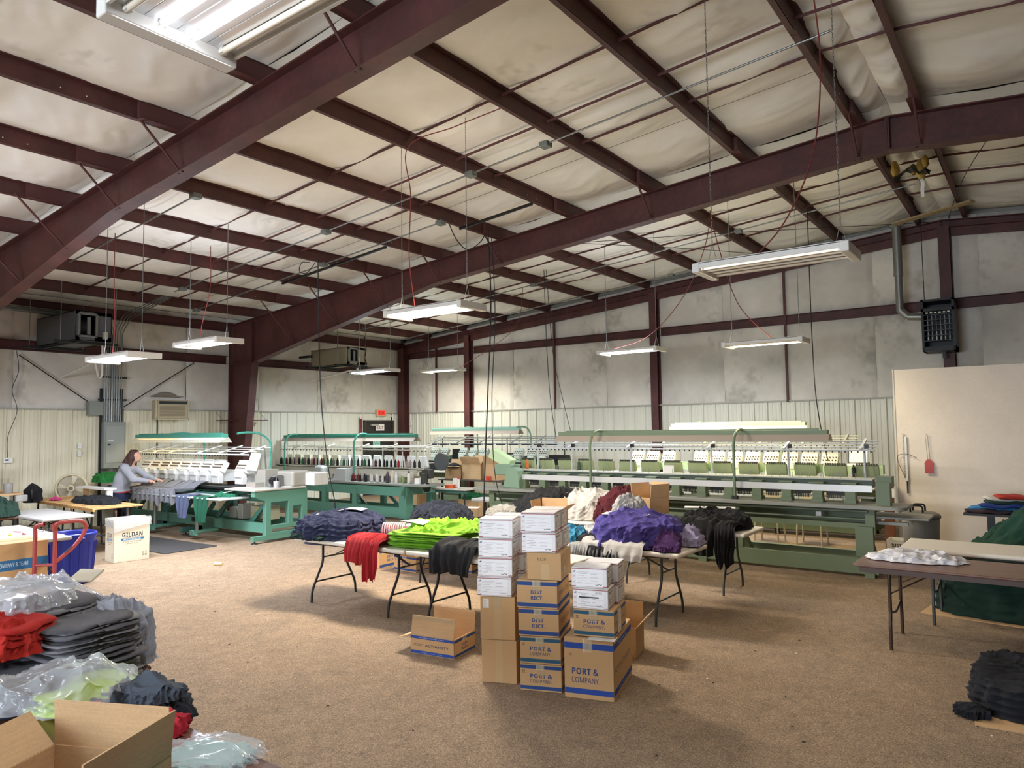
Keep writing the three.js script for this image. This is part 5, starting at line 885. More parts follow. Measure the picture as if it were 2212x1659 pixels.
// garment lying on a table top and hanging over its edge; the edge runs along x (axis 'z') or along z (axis 'x')
function drapeOver(name, label, color, [xc, yTop, edge], w, lie, len, sd, o = {}) {
  const g = surf(40, 44, (u, v) => {
    const s = v * (lie + len), over = Math.max(0, s - lie), q = Math.min(1, over / .08), f = 1 - Math.abs(ns(u * (o.f || 7) + sd, v * .8, sd)) * 2, hem = 1 + .22 * ns(u * 4 + sd, 1.7, sd);
    const a = (u - .5) * w * (1 - .18 * Math.min(1, over / .4)) + .03 * ns(v * 3 + sd, u * 2, 4), out = .018 + q * (.02 + .035 * f + .012 * Math.sin(u * 40 + sd));
    const b = s < lie ? edge - (lie - s) : edge + Math.max(.012, out), y = s < lie ? yTop + .012 + (o.bump || .05) * Math.sin(Math.PI * Math.min(1, s / lie * .75)) * (.6 + .5 * f) : yTop + .012 + (o.bump || .05) * .4 * (1 - q) - over * hem;
    return o.axis === 'x' ? [b, y, xc + a, u * w, s] : [xc + a, y, b, u * w, s];
  });
  return one(name, label, 'shirt', g, DS(color));
}
const BLK = '#1b1c20', NV = '#23283c', LIME = '#8fce2e', RED = '#b9282d', DKG = '#123a2c', GRY = '#8b8a8c', LGRY = '#cfccc6', MRN = '#571621', PUR = '#544a9c', PLUM = '#4b2560';
// on the navy and lime table (top .74)
heap('shirt_heap', 'navy shirt heap at the left end of the white table', '#2b3150', [9.83, .745, 10.86], .1, 1.05, .92, .26, 3.1, { fx: 4, fz: 7, amp: .045, edge: { x0: -.34, z1: .44 }, drop: .5, layers: .05 });
heap('shirt_heap', 'dark green shirts peeking out below the navy heap', '#16302a', [9.78, .742, 10.98], .1, .96, .74, .1, 8.3, { amp: .02, layers: .03, edge: { x0: -.33, z1: .34 }, drop: .35 });
one('paper_sheet', 'white job sheet lying on the navy shirt heap', 'paper', surf(6, 4, (u, v) => [u * .3, .02 * Math.sin(u * 3), v * .22]), PAPER, [9.72, 1.03, 10.72], .5);
one('paper_sheet', 'long white paper on the left of the navy shirt heap', 'paper', surf(6, 3, (u, v) => [u * .34, .015 * Math.sin(u * 4), v * .1]), PAPER, [9.55, .985, 11.05], .5);
{
  drapeOver('red_shirt', 'wide red shirt hanging over the front edge of the white table', RED, [10.66, .745, 11.3], .42, .5, .2, 5.5, { bump: .09 });
  drapeOver('red_shirt', 'red shirt with a long sleeve hanging lowest from the white table', '#b81f28', [10.88, .745, 11.32], .26, .45, .36, 6.1, { bump: .1 });
  heap('red_shirt', 'red shirt crumpled behind the white hoops', RED, [10.95, .75, 10.62], .3, .5, .3, .12, 5.9, { amp: .04, stuff: false, cat: 'shirt' });
  const c = thing('paper_cups', 'stack of white curved hoops with red stripes on the red shirts', 'hoops', [10.62, .86, 10.9], .5); for (let i = 0; i < 10; i++) mesh('hoop', new THREE.TorusGeometry(.075, .008, 6, 18, Math.PI * 1.1).rotateY(Math.PI / 2).translate(i * .026, 0, 0), i % 2 ? mat('#e6dcd8', .5) : mat('#d9b4b4', .5), c);
}
shirtStack('lime_shirt', 'folded lime green shirt in the bright stack on the white table', 'lime green shirts on the white table', ['#8fce2e', '#86c52a', '#9ad838', '#7fbb2a'], 11, [11.35, .748, 10.85], .15, .9, .72, .014, 17, { j: .05, pack: 1.0 });
heap('lime_shirt_heap', 'crumpled lime green shirts on top of the bright stack', '#98d632', [11.42, .9, 10.72], .3, .85, .66, .06, 12.2, { amp: .05, fx: 6, fz: 3 });
one('paper_sheet', 'white job sheet on the lime green shirts', 'paper', surf(5, 4, (u, v) => [u * .28, .02 * Math.sin(u * 3 + v), v * .2]), PAPER, [10.98, .985, 10.88], .3);
drapeOver('black_shirt', 'black shirt drooping over the table edge beside the carton stacks', BLK, [12.0, .745, 11.3], .6, .6, .17, 6.6, { bump: .13 });
one('paper_sheet', 'white paper on the black shirt beside the carton stacks', 'paper', surf(5, 4, (u, v) => [u * .2, .02 * Math.sin(u * 3 + v), v * .16]), PAPER, [12.08, .9, 11.0], .3);
heap('shirt_heap', 'dark navy crumpled heap on the table behind the lime shirts', '#1f2534', [10.15, .745, 9.38], .2, .85, .66, .22, 9.9, { amp: .06, fx: 6, fz: 6 });
one('paper_sheet', 'pink edged paper sliding off the back of the dark navy heap', 'paper', bx(.4, .004, .16), mat('#e8b7a8', .7), [10.35, .93, 9.15], .4);
// row behind
heap('shirt_heap', 'big black heap on the table before the olive machine', '#17181a', [10.85, .745, 7.95], -.5, 1.15, .85, .5, 13.7, { amp: .06, fx: 5, fz: 8, prof: (a, b) => .55 + .45 * Math.max(-.2, a), round: .9 });
heap('shirt_heap', 'pale grey hoodie heap between the black and maroon ones', LGRY, [11.62, .745, 7.9], .1, .85, .8, .36, 15.2, { amp: .07, fx: 4, fz: 4, edge: { z1: .46 }, drop: .9 });
heap('shirt_heap', 'grey crumpled shirts at the left end of the table before the black heap', '#a9a79f', [10.35, .745, 8.25], .2, .5, .35, .12, 4.8, { amp: .04 });
heap('shirt_heap', 'maroon shirt heap beside the open carton', MRN, [12.22, .745, 8.05], -.3, .62, .8, .42, 18.6, { amp: .06, fx: 6, fz: 6, edge: { z1: .34 }, drop: 1.1 });
heap('shirt_heap', 'purple shirt heap with a carton on top', PUR, [13.18, .75, 9.6], .15, .95, .8, .33, 21.4, { amp: .05, fx: 3.2, fz: 3.2, edge: { z1: .38 }, drop: .45 });
heap('plum_shirt', 'dark plum shirt hanging from the right of the purple heap', PLUM, [13.56, .75, 9.74], .5, .26, .62, .2, 23.3, { amp: .05, fx: 8, fz: 3, ex: 4, prof: (a, b) => 1 - .6 * b, stuff: false, cat: 'shirt' });
heap('lavender_shirt', 'pale lavender shirt bulging from the right end of the purple heap', '#a79fbd', [13.66, .75, 9.42], .2, .3, .42, .17, 24.9, { amp: .07, fx: 6, fz: 6, ex: 3.5, prof: (a, b) => .8 - .3 * a, stuff: false, cat: 'shirt' });
heap('shirt_heap', 'black shirts below the purple heap', BLK, [13.1, .742, 9.68], .1, 1.15, .72, .1, 26.1, { amp: .03 });
drapeOver('white_shirt', 'white shirt hem hanging off the front of the purple heap table', '#dcd9d3', [13.1, .76, 10.05], .72, .4, .14, 28.8, { bump: .06, f: 5 });
drapeOver('grey_shirt', 'grey shirt hanging lowest from the front of the purple heap table', '#77797c', [13.02, .735, 10.06], .36, .3, .42, 31.5, { bump: .01, f: 6 });
drapeOver('grey_shirt', 'pale grey shirt hanging left of the lowest grey one', '#a9a9a6', [12.72, .738, 10.06], .26, .3, .3, 32.5, { bump: .02, f: 6 });
drapeOver('black_shirt', 'black shirt end hanging between the white hem and the grey shirts', BLK, [12.98, .741, 10.062], .3, .3, .12, 33.8, { bump: .02 });
heap('teal_shirt', 'teal and light blue shirt at the left end of the purple heap table', '#3d8fb0', [12.42, .745, 9.82], .3, .42, .42, .12, 33.1, { amp: .045, stuff: false, cat: 'shirt' });
heap('navy_shirt', 'small navy shirt on the teal one', '#1f2740', [12.4, .84, 9.72], .3, .24, .2, .07, 34.2, { amp: .03, stuff: false, cat: 'shirt' });
heap('white_shirt', 'white shirt beside the teal one under the grey pile', '#dad8d4', [12.6, .745, 9.55], .2, .45, .42, .14, 35.6, { amp: .045, stuff: false, cat: 'shirt' });
heap('blue_grey_shirt', 'pale blue grey shirts hanging behind the white mailing boxes', '#8f97ab', [12.25, .742, 10.0], .1, .34, .5, .08, 36.7, { amp: .035, fx: 8, edge: { z1: .1 }, drop: 1.3, cat: 'shirt', stuff: false });
heap('bagged_shirt', 'grey shirt in a clear bag beside the carton on the purple heap', '#b9b8b6', [12.98, 1.03, 9.42], .2, .34, .3, .17, 38.2, { amp: .05, fx: 8, fz: 8, stuff: false, cat: 'bag' });
one('paper_sheet', 'pink edged white sheet on the purple heap below the bagged shirt', 'paper', bx(.5, .004, .3), mat('#e3d5d2', .7), [13.05, 1.055, 9.6], .25);
heap('shirt_heap', 'black shirts piled at the right end of the rear white table', '#121315', [13.42, .745, 7.95], .1, .8, .66, .2, 41.1, { amp: .05, fx: 6, fz: 4 });
drapeOver('black_shirt', 'wide black shirt hanging over the front of the rear white table', '#121315', [13.3, .76, 8.4], .62, .4, .3, 41.9, { bump: .12 });
drapeOver('black_shirt', 'black sleeve hanging low at the right end of the rear white table', '#17181a', [13.7, .755, 8.405], .26, .35, .4, 43.2, { bump: .1 });
one('paper_sheet', 'long white board lying on the black shirts at the rear table', 'paper', bx(.62, .012, .12), PAPER, [13.3, .965, 7.85], .35);
// green and black heaps on the right
const cardSheet = (label, x, z, w, d, r) => one('cardboard_sheet', label, 'cardboard', bx(w, .006, d, 0, .003, 0), CARD, [x, 0, z], r);
cardSheet('flat cardboard sheet under the dark green floor heap', 16.55, 7.55, 1.75, 1.1, -.12);
heap('shirt_heap', 'dark green shirt heap on the floor under the off-white table', '#0f3327', [16.6, .008, 7.5], -.1, 1.7, 1.05, .5, 43.3, { amp: .07, fx: 5, fz: 5, layers: .09, round: .5, ex: 3.4 });
heap('shirt_heap', 'tall dark green shirt heap beyond the off-white table', '#1d4a39', [16.85, 0, 5.95], .1, 2.1, 1.3, 1.45, 45.9, { amp: .08, fx: 3.2, fz: 5, prof: (a, b) => .35 + .65 * Math.min(1, Math.max(0, (a + .95) * .75)), nt: 120, nr: 60 });
cardSheet('flat cardboard sheet under the black floor stack', 16.82, 10.42, 1.12, 1.1, .08);
heap('shirt_stack', 'black folded shirt stack on the floor at the right edge', '#16181f', [16.78, .008, 10.28], .08, 1.05, 1.0, .21, 47.7, { amp: .03, fx: 3, fz: 9, layers: .045, round: .3, ex: 4.5 });
heap('black_shirt', 'sleeve of a black shirt slipping off the floor stack', '#16181f', [16.28, .006, 10.82], .3, .18, .2, .07, 48.2, { amp: .02, stuff: false, cat: 'shirt' });
// silver bag on the brown table
{
  const FOIL = mat('#d3d3d6', .3, { side: THREE.DoubleSide });
  one('plastic_bag', 'crumpled silvery white plastic bag on the brown table', 'bag', heapGeo(.8, .42, .045, 51.5, { amp: .035, fx: 5, fz: 6, round: 1.2 }), FOIL, [15.75, .738, 9.12], .12);
}
// left side garments
heap('shirt_heap', 'dark green shirt heap behind the pale grey table at the left', '#143528', [3.1, .742, 12.35], 0, 1.5, .6, .25, 53.3, { amp: .05, fx: 5, fz: 6 });
foldTable('brown folding table at the left edge under the dark green heap', 2.9, 12.5, 1.83, .76, TOPBR, LEGB, 'wish', 0, .735);
heap('black_garment', 'black garment spread on the plywood table', '#14161b', [3.15, .785, 10.75], -.05, 1.4, .5, .1, 55.7, { amp: .035, fx: 4, fz: 8, stuff: false, cat: 'jacket' });
one('hanging_garment', 'dark trousers hanging off the plywood table by the operator', 'trousers', surf(16, 16, (u, v) => [3.2 + (u - .5) * .34, .792 - Math.max(0, v - .25) * .62 + .01 * ns(u * 8, v * 4), 10.52 - Math.min(v, .25) * .8 + .03 * Math.sin(u * 13), u * .3, v * .6]), DS('#15171c'));
heap('shirt_heap', 'bright green and dark shirts on the rack left of the operator', '#2c8a3c', [.75, .98, 9.45], .2, .65, .5, .18, 57.9, { amp: .05 });
heap('backpack', 'navy and dark green bag on the floor beside the teal machine', '#22273f', [6.35, 0, 8.25], .3, .75, .5, .3, 59.3, { amp: .03, fx: 3, fz: 3, cat: 'bag', stuff: false });
heap('shirt_heap', 'green tangled straps in the small carton behind the middle tables', '#1c6a3c', [6.05, .38, 3.75], .2, .5, .4, .1, 61.2, { amp: .06, fx: 12, fz: 12 });
// shirts on machine 1: grey shirts clamped under heads and falling over the front table
[0, 1, 2, 3, 4, 5].forEach(i => {
  const x = .95 + i * .42, col = ['#b5acac', '#3f3c42', '#8a8786', '#918f8f', '#8d8c90', '#85868c'][i];
  one('draped_shirt', ['pale taupe', 'charcoal', 'light grey', 'silver grey', 'blue grey', 'pale blue'][i] + ' shirt under a white head of the operator machine', 'shirt', surf(22, 26, (u, v) => {
    const z = 8.62 + Math.min(v * 1.1, .86), hang = Math.max(0, v * 1.1 - .86), y0 = v < .35 ? .985 - .1 * v / .35 * v / .35 * 1.4 : .845; const sp = 1 + v * .35;
    return [x + (u - .5) * (.24 + .2 * Math.min(1, v * 1.6)) * sp + .25 * v * .4, y0 - hang * 1.0 + .07 * (1 - Math.abs(ns(u * 5 + i * 3, v * .9, i)) * 2) * (.5 + v * .8) + .014 * Math.sin(u * 26 + i + v * 2), z + .02 * Math.sin(u * 20 + i * 2) * (hang > 0 ? 1.5 : .3), u * .5, v];
  }), DS(col), [0, 0, 0], 0);
});
const dangling = (label, x, col, w, len) => one('hanging_shirt', label, 'shirt', surf(20, 20, (u, v) => [x + (u - .5) * w * (1 + .15 * Math.sin(v * 5)), (v < .3 ? .835 + .02 * ns(u * 5, v * 8) : .835 - (v - .3) / .7 * len), (v < .3 ? 9.12 + v / .3 * .36 : 9.49 + .03 * Math.sin(u * 16 + v * 3)), u * .4, v]), DS(col));
dangling('blue grey shirt hanging off the front table of the operator machine', 3.75, '#5f6885', .34, .42);
dangling('dark green shirt hanging off the front table of the operator machine', 4.38, '#1f6148', .36, .46);
heap('shirt_heap', 'green shirts lying on the front table before the white heads', '#1f7052', [4.55, .815, 9.12], .3, .5, .32, .05, 63.4, { amp: .03 });
one('board', 'white board leaning across the green shirts on the operator machine', 'board', bar([4.35, .83, 9.3], [4.75, .95, 8.9], .1, .012), PAPER);
one('paper_sheet', 'pink order sheet on the teal end table', 'paper', bx(.4, .003, .28), mat('#eab9c0', .7), [4.75, .966, 8.9], .5);
one('paper_sheet', 'white sheet on the back of the teal end table', 'paper', bx(.28, .003, .21), PAPER, [5.2, .966, 8.2], .3);
{ const c = thing('pen_cup', 'striped pen cup on the corner of the teal end table', 'cup', [5.3, .963, 8.55]); mesh('cup', lathe([[0, 0], [.05, 0], [.052, .12], [.047, .12], [.045, .01], [0, .01]], 18), mat('#b9b7bd', .4), c); for (let i = 0; i < 4; i++) mesh('pen', rod([-.02 + i * .012, .02, 0], [-.03 + i * .03, .19, .02 * (i - 1)], .004, 6), mat(['#c8c8cc', '#7a3a4a', '#d9d9d9', '#3a3d55'][i], .4), c); }

// ---------- the operator ----------
function sdfMesh(f, lo, hi, res) { // marching cubes over a cube box
  const size = Math.max(hi[0] - lo[0], hi[1] - lo[1], hi[2] - lo[2]), mc = new MarchingCubes(res, new THREE.MeshStandardMaterial(), false, false, 120000);
  mc.isolation = 0; const half = res / 2;
  for (let k = 0; k < res; k++) for (let j = 0; j < res; j++) for (let i = 0; i < res; i++) {
    const p = [i, j, k].map((q, n) => lo[n] + ((q - half) / half + 1) / 2 * size);
    mc.field[i + j * res + k * res * res] = -f(p[0], p[1], p[2]);
  }
  mc.update(); const n = mc.count ?? mc.geometry.drawRange.count;
  const pos = mc.positionArray.slice(0, n * 3), nor = mc.normalArray.slice(0, n * 3);
  for (let i = 0; i < n; i++) for (let c = 0; c < 3; c++) pos[i * 3 + c] = lo[c] + (pos[i * 3 + c] + 1) / 2 * size;
  const g = new THREE.BufferGeometry(); g.setAttribute('position', new THREE.BufferAttribute(new Float32Array(pos), 3)); g.setAttribute('normal', new THREE.BufferAttribute(new Float32Array(nor), 3)); g.computeVertexNormals(); return g;
}
function capsules(list, k = .03) { // [a,b,ra,rb]
  return (x, y, z) => {
    let d = 9;
    for (const [a, b, ra, rb2] of list) {
      const bx_ = b[0] - a[0], by = b[1] - a[1], bz = b[2] - a[2], px = x - a[0], py = y - a[1], pz = z - a[2];
      let t = (px * bx_ + py * by + pz * bz) / (bx_ * bx_ + by * by + bz * bz + 1e-9); t = Math.max(0, Math.min(1, t));
      const q = Math.hypot(px - bx_ * t, py - by * t, pz - bz * t) - (ra + (rb2 - ra) * t);
      const h = Math.max(k - Math.abs(d - q), 0) / k; d = Math.min(d, q) - h * h * k * .25;
    }
    return d;
  };
}
{
  // local: facing +x, z to her right side is +z
  const p = thing('person', 'woman in a grey hoodie and navy shorts leaning over the embroidery machine', 'person', [1.86, 0, 9.72], .62);
  const SKIN = mat('#c99a80', .6), HAIR = fab('#4a3027', .7), HOOD = DS('#a9abb2'), SHORT = DS('#28304f');
  const hip = [0, .86], sh = [.16, 1.33];
  const arm = (s) => { const S = [sh[0], 1.32, s * .17], E = s > 0 ? [.38, 1.10, s * .25] : [.42, 1.12, s * .2], H = s > 0 ? [.64, 1.06, s * .16] : [.66, 1.07, s * .1]; return { S, E, H }; };
  const R = arm(1), L = arm(-1);
  const legs = []; for (const s of [1, -1]) { legs.push([[0, .84, s * .09], [.02 * s, .46, s * .1], .085, .058], [[.02 * s, .46, s * .1], [.02 * s - .02, .09, s * .1], .055, .036], [[.02 * s - .02, .06, s * .1], [.02 * s + .12, .035, s * .11], .035, .03]); }
  const hand = (A) => { const o = []; const [x, y, z] = A.H; o.push([[x, y, z], [x + .06, y - .012, z], .026, .03]); for (let i = 0; i < 4; i++) { const zz = z - .026 + i * .0175, l = [.055, .068, .065, .05][i]; o.push([[x + .07, y - .012, zz], [x + .07 + l * .6, y - .022, zz], .0095, .009], [[x + .07 + l * .6, y - .022, zz], [x + .07 + l, y - .045, zz], .009, .0075]); } o.push([[x + .03, y - .01, z + .03], [x + .075, y - .03, z + .05], .011, .009]); return o; };
  const head = [[[.27, 1.50, 0], [.285, 1.56, 0], .082, .09], [[.33, 1.475, 0], [.31, 1.53, 0], .05, .062], [[.2, 1.36, 0], [.25, 1.46, 0], .052, .05], [[.375, 1.515, 0], [.385, 1.505, 0], .014, .016]];
  const body = [...legs, [[0, .86, 0], [.05, 1.08, 0], .1, .1], [[.05, 1.08, 0], [.15, 1.30, 0], .1, .1], [R.S, R.E, .045, .038], [R.E, R.H, .038, .025], [L.S, L.E, .045, .038], [L.E, L.H, .038, .025], ...head];
  const bg = sdfMesh(capsules(body, .04), [-.75, 0, -.85], [.95, 1.7, .85], 110), hg = sdfMesh(capsules([...hand(R)], .012), [.56, .92, .03], [.86, 1.22, .33], 80), hg2 = sdfMesh(capsules([...hand(L)], .012), [.58, .93, -.25], [.88, 1.23, .05], 80);
  mesh('body', merge([bg, hg, hg2]), SKIN, p);
  const torso = [[[-.01, .92, .05], [.05, 1.1, .05], .135, .135], [[-.01, .92, -.05], [.05, 1.1, -.05], .135, .135], [[.05, 1.1, .05], [.14, 1.29, .07], .135, .125], [[.05, 1.1, -.05], [.14, 1.29, -.07], .135, .125], [R.S, R.E, .075, .062], [R.E, [R.H[0] - .02, R.H[1], R.H[2]], .06, .042], [L.S, L.E, .075, .062], [L.E, [L.H[0] - .02, L.H[1], L.H[2]], .06, .042], [[.08, 1.36, .03], [.02, 1.27, 0], .08, .05]];
  const tf = capsules(torso, .05); mesh('hoodie', sdfMesh((x, y, z) => Math.max(tf(x, y, z) + .006 * ns(x * 14, y * 9, z * 14), .845 - y), [-.75, .6, -.75], [.85, 2.2, .75], 100), HOOD, p);
  mesh('hoodie_hem', new THREE.TorusGeometry(.175, .02, 8, 28).rotateX(Math.PI / 2).scale(.86, 1.6, 1.06).translate(-.01, .86, 0), HOOD, p);
  mesh('undershirt_hem', new THREE.TorusGeometry(.165, .014, 8, 28).rotateX(Math.PI / 2).scale(.86, 1.4, 1.06).translate(.01, .838, 0), DS('#b8463e'), p);
  const sf = capsules([[[0, .84, .06], [.02, .56, .105], .125, .105], [[0, .84, -.06], [-.02, .56, -.105], .125, .105]], .05); mesh('shorts', sdfMesh((x, y, z) => Math.max(sf(x, y, z), .5 - y), [-.4, .35, -.4], [.4, 1.15, .4], 70), SHORT, p);
  const hf = capsules([[[.235, 1.55, 0], [.25, 1.585, 0], .098, .1], [[.2, 1.5, .03], [.06, 1.32, .04], .09, .075], [[.2, 1.5, -.03], [.05, 1.3, -.03], .085, .07], [[.06, 1.32, 0], [-.05, 1.16, .01], .075, .04], [[.25, 1.5, .07], [.22, 1.32, .1], .045, .03], [[.25, 1.5, -.07], [.22, 1.34, -.1], .045, .03]], .05); mesh('hair', sdfMesh((x, y, z) => Math.max(hf(x, y, z) + .012 * ns(x * 25, y * 8, z * 25), x - .36 + (1.6 - y) * .3), [-.2, 1.05, -.32], [.44, 1.69, .32], 80), HAIR, p);
  const ey = []; for (const s of [1, -1]) ey.push(new THREE.SphereGeometry(.011, 8, 6).translate(.362, 1.535, s * .033)); parts('eye', ey, DARK, p);
  parts('ear', [1, -1].map(s => new THREE.SphereGeometry(.022, 8, 8).scale(.6, 1.2, .4).translate(.28, 1.52, s * .09)), SKIN, p);
  mesh('mouth', bx(.01, .008, .04, .372, 1.475, 0), mat('#a05a50', .5), p);
  parts('shoe', [1, -1].map(s => rb(.26, .08, .1, .03, .02 * s + .04, .04, s * .105)), DARK, p);
}
// ---------- left side things ----------
one('floor_mat', 'dark anti-fatigue mat in front of the operator machine', 'mat', rb(2.15, .014, .95, .006, 0, .007, 0), mat('#3d3b3a', .9), [3.9, 0, 10.02], .03);
{
  const b = thing('waste_bin', 'blue plastic round bin without lid beside the GILDAN carton', 'bin', [6.1, 0, 12.35]);
  const BL = mat('#15268a', .4);
  mesh('tub', lathe([[0, .01], [.235, .01], [.245, .03], [.285, .60], [.30, .62], [.30, .66], [.29, .675], [.278, .66], [.268, .6], [.23, .03], [0, .03]], 36), BL, b);
  for (let i = 0; i < 16; i++) { const a = i / 16 * 6.283; mesh('rib', bar([Math.cos(a) * .243, .06, Math.sin(a) * .243], [Math.cos(a) * .281, .55, Math.sin(a) * .281], .03, .012), BL, b); }
  for (const s of [1, -1]) mesh('handle', rb(.1, .06, .05, .015, s * .31, .6, 0), BL, b);
}
{
  const c = thing('hand_truck', 'red hand truck with worn curved handles at the left', 'hand truck', [8.05, 0, 13.42], .75);
  const RT = mat('#b04a48', .35);
  for (const s of [-1, 1]) mesh('side_rail', tube([[s * .1 + .0, .12, 0], [s * .1, .6, 0], [s * .1, .94, 0], [s * .095, 1.01, .01], [s * .05 + .05, 1.04, .02]], .021, 10, 30), RT, c);
  mesh('handle_loop', tube([[.1, .97, 0], [.13, 1.035, .03], [.2, 1.05, -.05], [.3, 1.03, -.18], [.31, .95, -.22], [.25, .8, -.16], [.14, .66, -.04], [.1, .62, 0]], .021, 10, 50), RT, c);
  mesh('worn_patch', tube([[.225, .765, -.137], [.17, .695, -.075]], .0222, 10, 8), mat('#3b2a26', .7), c);
  mesh('cross_bar', [rod([-.1, .3, 0], [.1, .3, 0], .016), rod([-.1, .6, 0], [.1, .6, 0], .016)], RT, c);
  mesh('toe_plate', bx(.36, .01, .22, 0, .03, .1), RT, c);
  for (const s of [-1, 1]) mesh('wheel', new THREE.CylinderGeometry(.11, .11, .05, 20).rotateZ(Math.PI / 2).translate(s * .17, .11, -.06), BLACK, c);
}
{
  const f = thing('fan', 'round beige fan behind the plywood table', 'fan', [1.0, .62, 10.28], 1.05);
  const FB = mat('#c9bf9f', .5);
  mesh('rim', new THREE.TorusGeometry(.27, .022, 8, 40), FB, f); mesh('rim_back', new THREE.TorusGeometry(.26, .018, 8, 40).translate(0, 0, -.1), FB, f);
  mesh('grille', Array.from({ length: 36 }, (_, i) => { const a = i / 36 * 6.283; return tube([[Math.cos(a) * .06, Math.sin(a) * .06, .05], [Math.cos(a + .35) * .17, Math.sin(a + .35) * .17, .045], [Math.cos(a + .6) * .27, Math.sin(a + .6) * .27, 0]], .0025, 4, 8); }), FB, f);
  mesh('hub', new THREE.CylinderGeometry(.065, .065, .03, 20).rotateX(Math.PI / 2).translate(0, 0, .055), FB, f); mesh('badge', new THREE.CylinderGeometry(.04, .04, .01, 16).rotateX(Math.PI / 2).translate(0, 0, .073), mat('#6d6758', .5), f);
  for (let i = 0; i < 4; i++) mesh('blade', surf(6, 6, (u, v) => { const a = i * 1.571 + u * 1.1, r = .05 + v * .19; return [Math.cos(a) * r, Math.sin(a) * r, -.06 + u * .06]; }), mat('#a39a84', .5, { side: THREE.DoubleSide }), f);
  mesh('motor', new THREE.CylinderGeometry(.09, .07, .12, 16).rotateX(Math.PI / 2).translate(0, 0, -.15), FB, f);
  mesh('stand', [rod([0, -.29, -.06], [0, -.58, -.06], .02), cyl(.2, .22, .03, 0, -.6, -.06, 24)], FB, f);
  f.position.y = .92 ; f.children.forEach(c => { if (c.name === 'stand') { c.geometry = merge([rod([0, -.29, -.06], [0, -.9, -.06], .02), cyl(.2, .22, .03, 0, -.905, -.06, 24)]); } });
}
{
  // work shelf with cardboard at the far left
  const s = thing('work_bench', 'cardboard covered work bench at the left edge', 'table', [1.15, 0, 12.1]);
  mesh('bench_top', bx(1.2, .03, 1.6, 0, .93, .1), CARD, s); mesh('back_board', bx(.02, .4, 1.5, -.58, 1.15, .1), CARD, s); for (const [x, z] of [[-.55, -.6], [.55, -.6], [.55, .8], [-.55, .8]]) mesh('leg', bx(.05, .92, .05, x, .46, z), DARK, s);
  mesh('lower_shelf', bx(1.15, .02, 1.5, 0, .3, .1), DARK, s);
  const cu = thing('paint_can', 'speckled grey can on the left work bench', 'can', [1.5, .945, 11.55]); mesh('can', lathe([[0, 0], [.075, 0], [.075, .17], [.07, .17], [.068, .02], [0, .02]], 20), mat('#9b9a96', .5), cu); mesh('stick', rod([0, .05, 0], [.02, .27, .01], .006), mat('#8a5a40', .6), cu);
  const bp = thing('backpack', 'small black backpack beside the speckled can', 'backpack', [1.65, .75, 11.2]); mesh('bag', heapGeo(.3, .24, .34, 71.1, { amp: .02, ex: 3, round: .7 }), DS('#121316'), bp); mesh('strap', tube([[.1, .3, .05], [.17, .25, .08], [.19, .1, .08], [.15, .02, .05]], .014), BLACK, bp);
  const ct = thing('plastic_tub', 'clear plastic tub in front of the black backpack', 'tub', [1.62, .79, 11.42]); mesh('tub', rb(.3, .12, .2, .02, 0, .06, 0), mat('#d7d8d2', .3, { transparent: true, opacity: .6 }), ct);
  heap('pink_cloth', 'small pink cloth near the black backpack', '#c33f74', [2.0, .785, 10.95], 0, .2, .14, .05, 72.2, { amp: .02, stuff: false, cat: 'cloth' });
  const bs = thing('wire_shelf_top', 'pale folding panel jutting past the operator at bench height', 'board', [2.1, .97, 10.3]); mesh('panel', bx(1.2, .03, .22, 0, 0, 0), WHITE, bs); mesh('bracket', bx(.06, .22, .1, .55, -.11, 0), WHITE, bs);
  mesh('rest', bx(.08, .2, .08, -.4, -.1, 0), CARD, bs);
}
{
  // small things on the table with glasses
  const e = thing('eyeglasses', 'dark framed eyeglasses on the grey table at the left', 'eyeglasses', [6.35, .745, 12.78], .7); for (const s of [-1, 1]) { mesh('rim', new THREE.TorusGeometry(.032, .004, 6, 20).scale(1, .75, 1).translate(s * .042, .03, 0), mat('#4a2024', .4), e); mesh('temple', rod([s * .075, .038, 0], [s * .07, .01, -.14], .003, 5), BLACK, e); mesh('lens', new THREE.CircleGeometry(.03, 16).scale(1, .75, 1).translate(s * .042, .03, 0), CLEAR, e); }
  one('marker', 'yellow highlighter on the grey table', 'pen', rod([-.06, .01, 0], [.06, .01, .02], .009), mat('#d8e04a', .4), [6.25, .741, 13.12]);
  one('marker', 'pink pen on the grey table', 'pen', rod([-.07, .008, 0], [.07, .008, -.03], .006), mat('#c85a72', .4), [6.0, .741, 12.98]);
  one('scissors', 'red handled snips on the grey table', 'scissors', [rod([-.08, .01, 0], [.03, .01, .02], .006), new THREE.TorusGeometry(.022, .005, 6, 14).rotateX(Math.PI / 2).translate(.05, .01, .03)], mat('#a83a3a', .4), [6.3, .741, 12.98]);
  one('thread_tube', 'pale cardboard thread tube lying on the carpet', 'tube', new THREE.CylinderGeometry(.025, .025, .12, 14).rotateZ(Math.PI / 2).translate(0, .025, 0), mat('#d9c49a', .7), [6.69, 0, 10.55], .5);
}
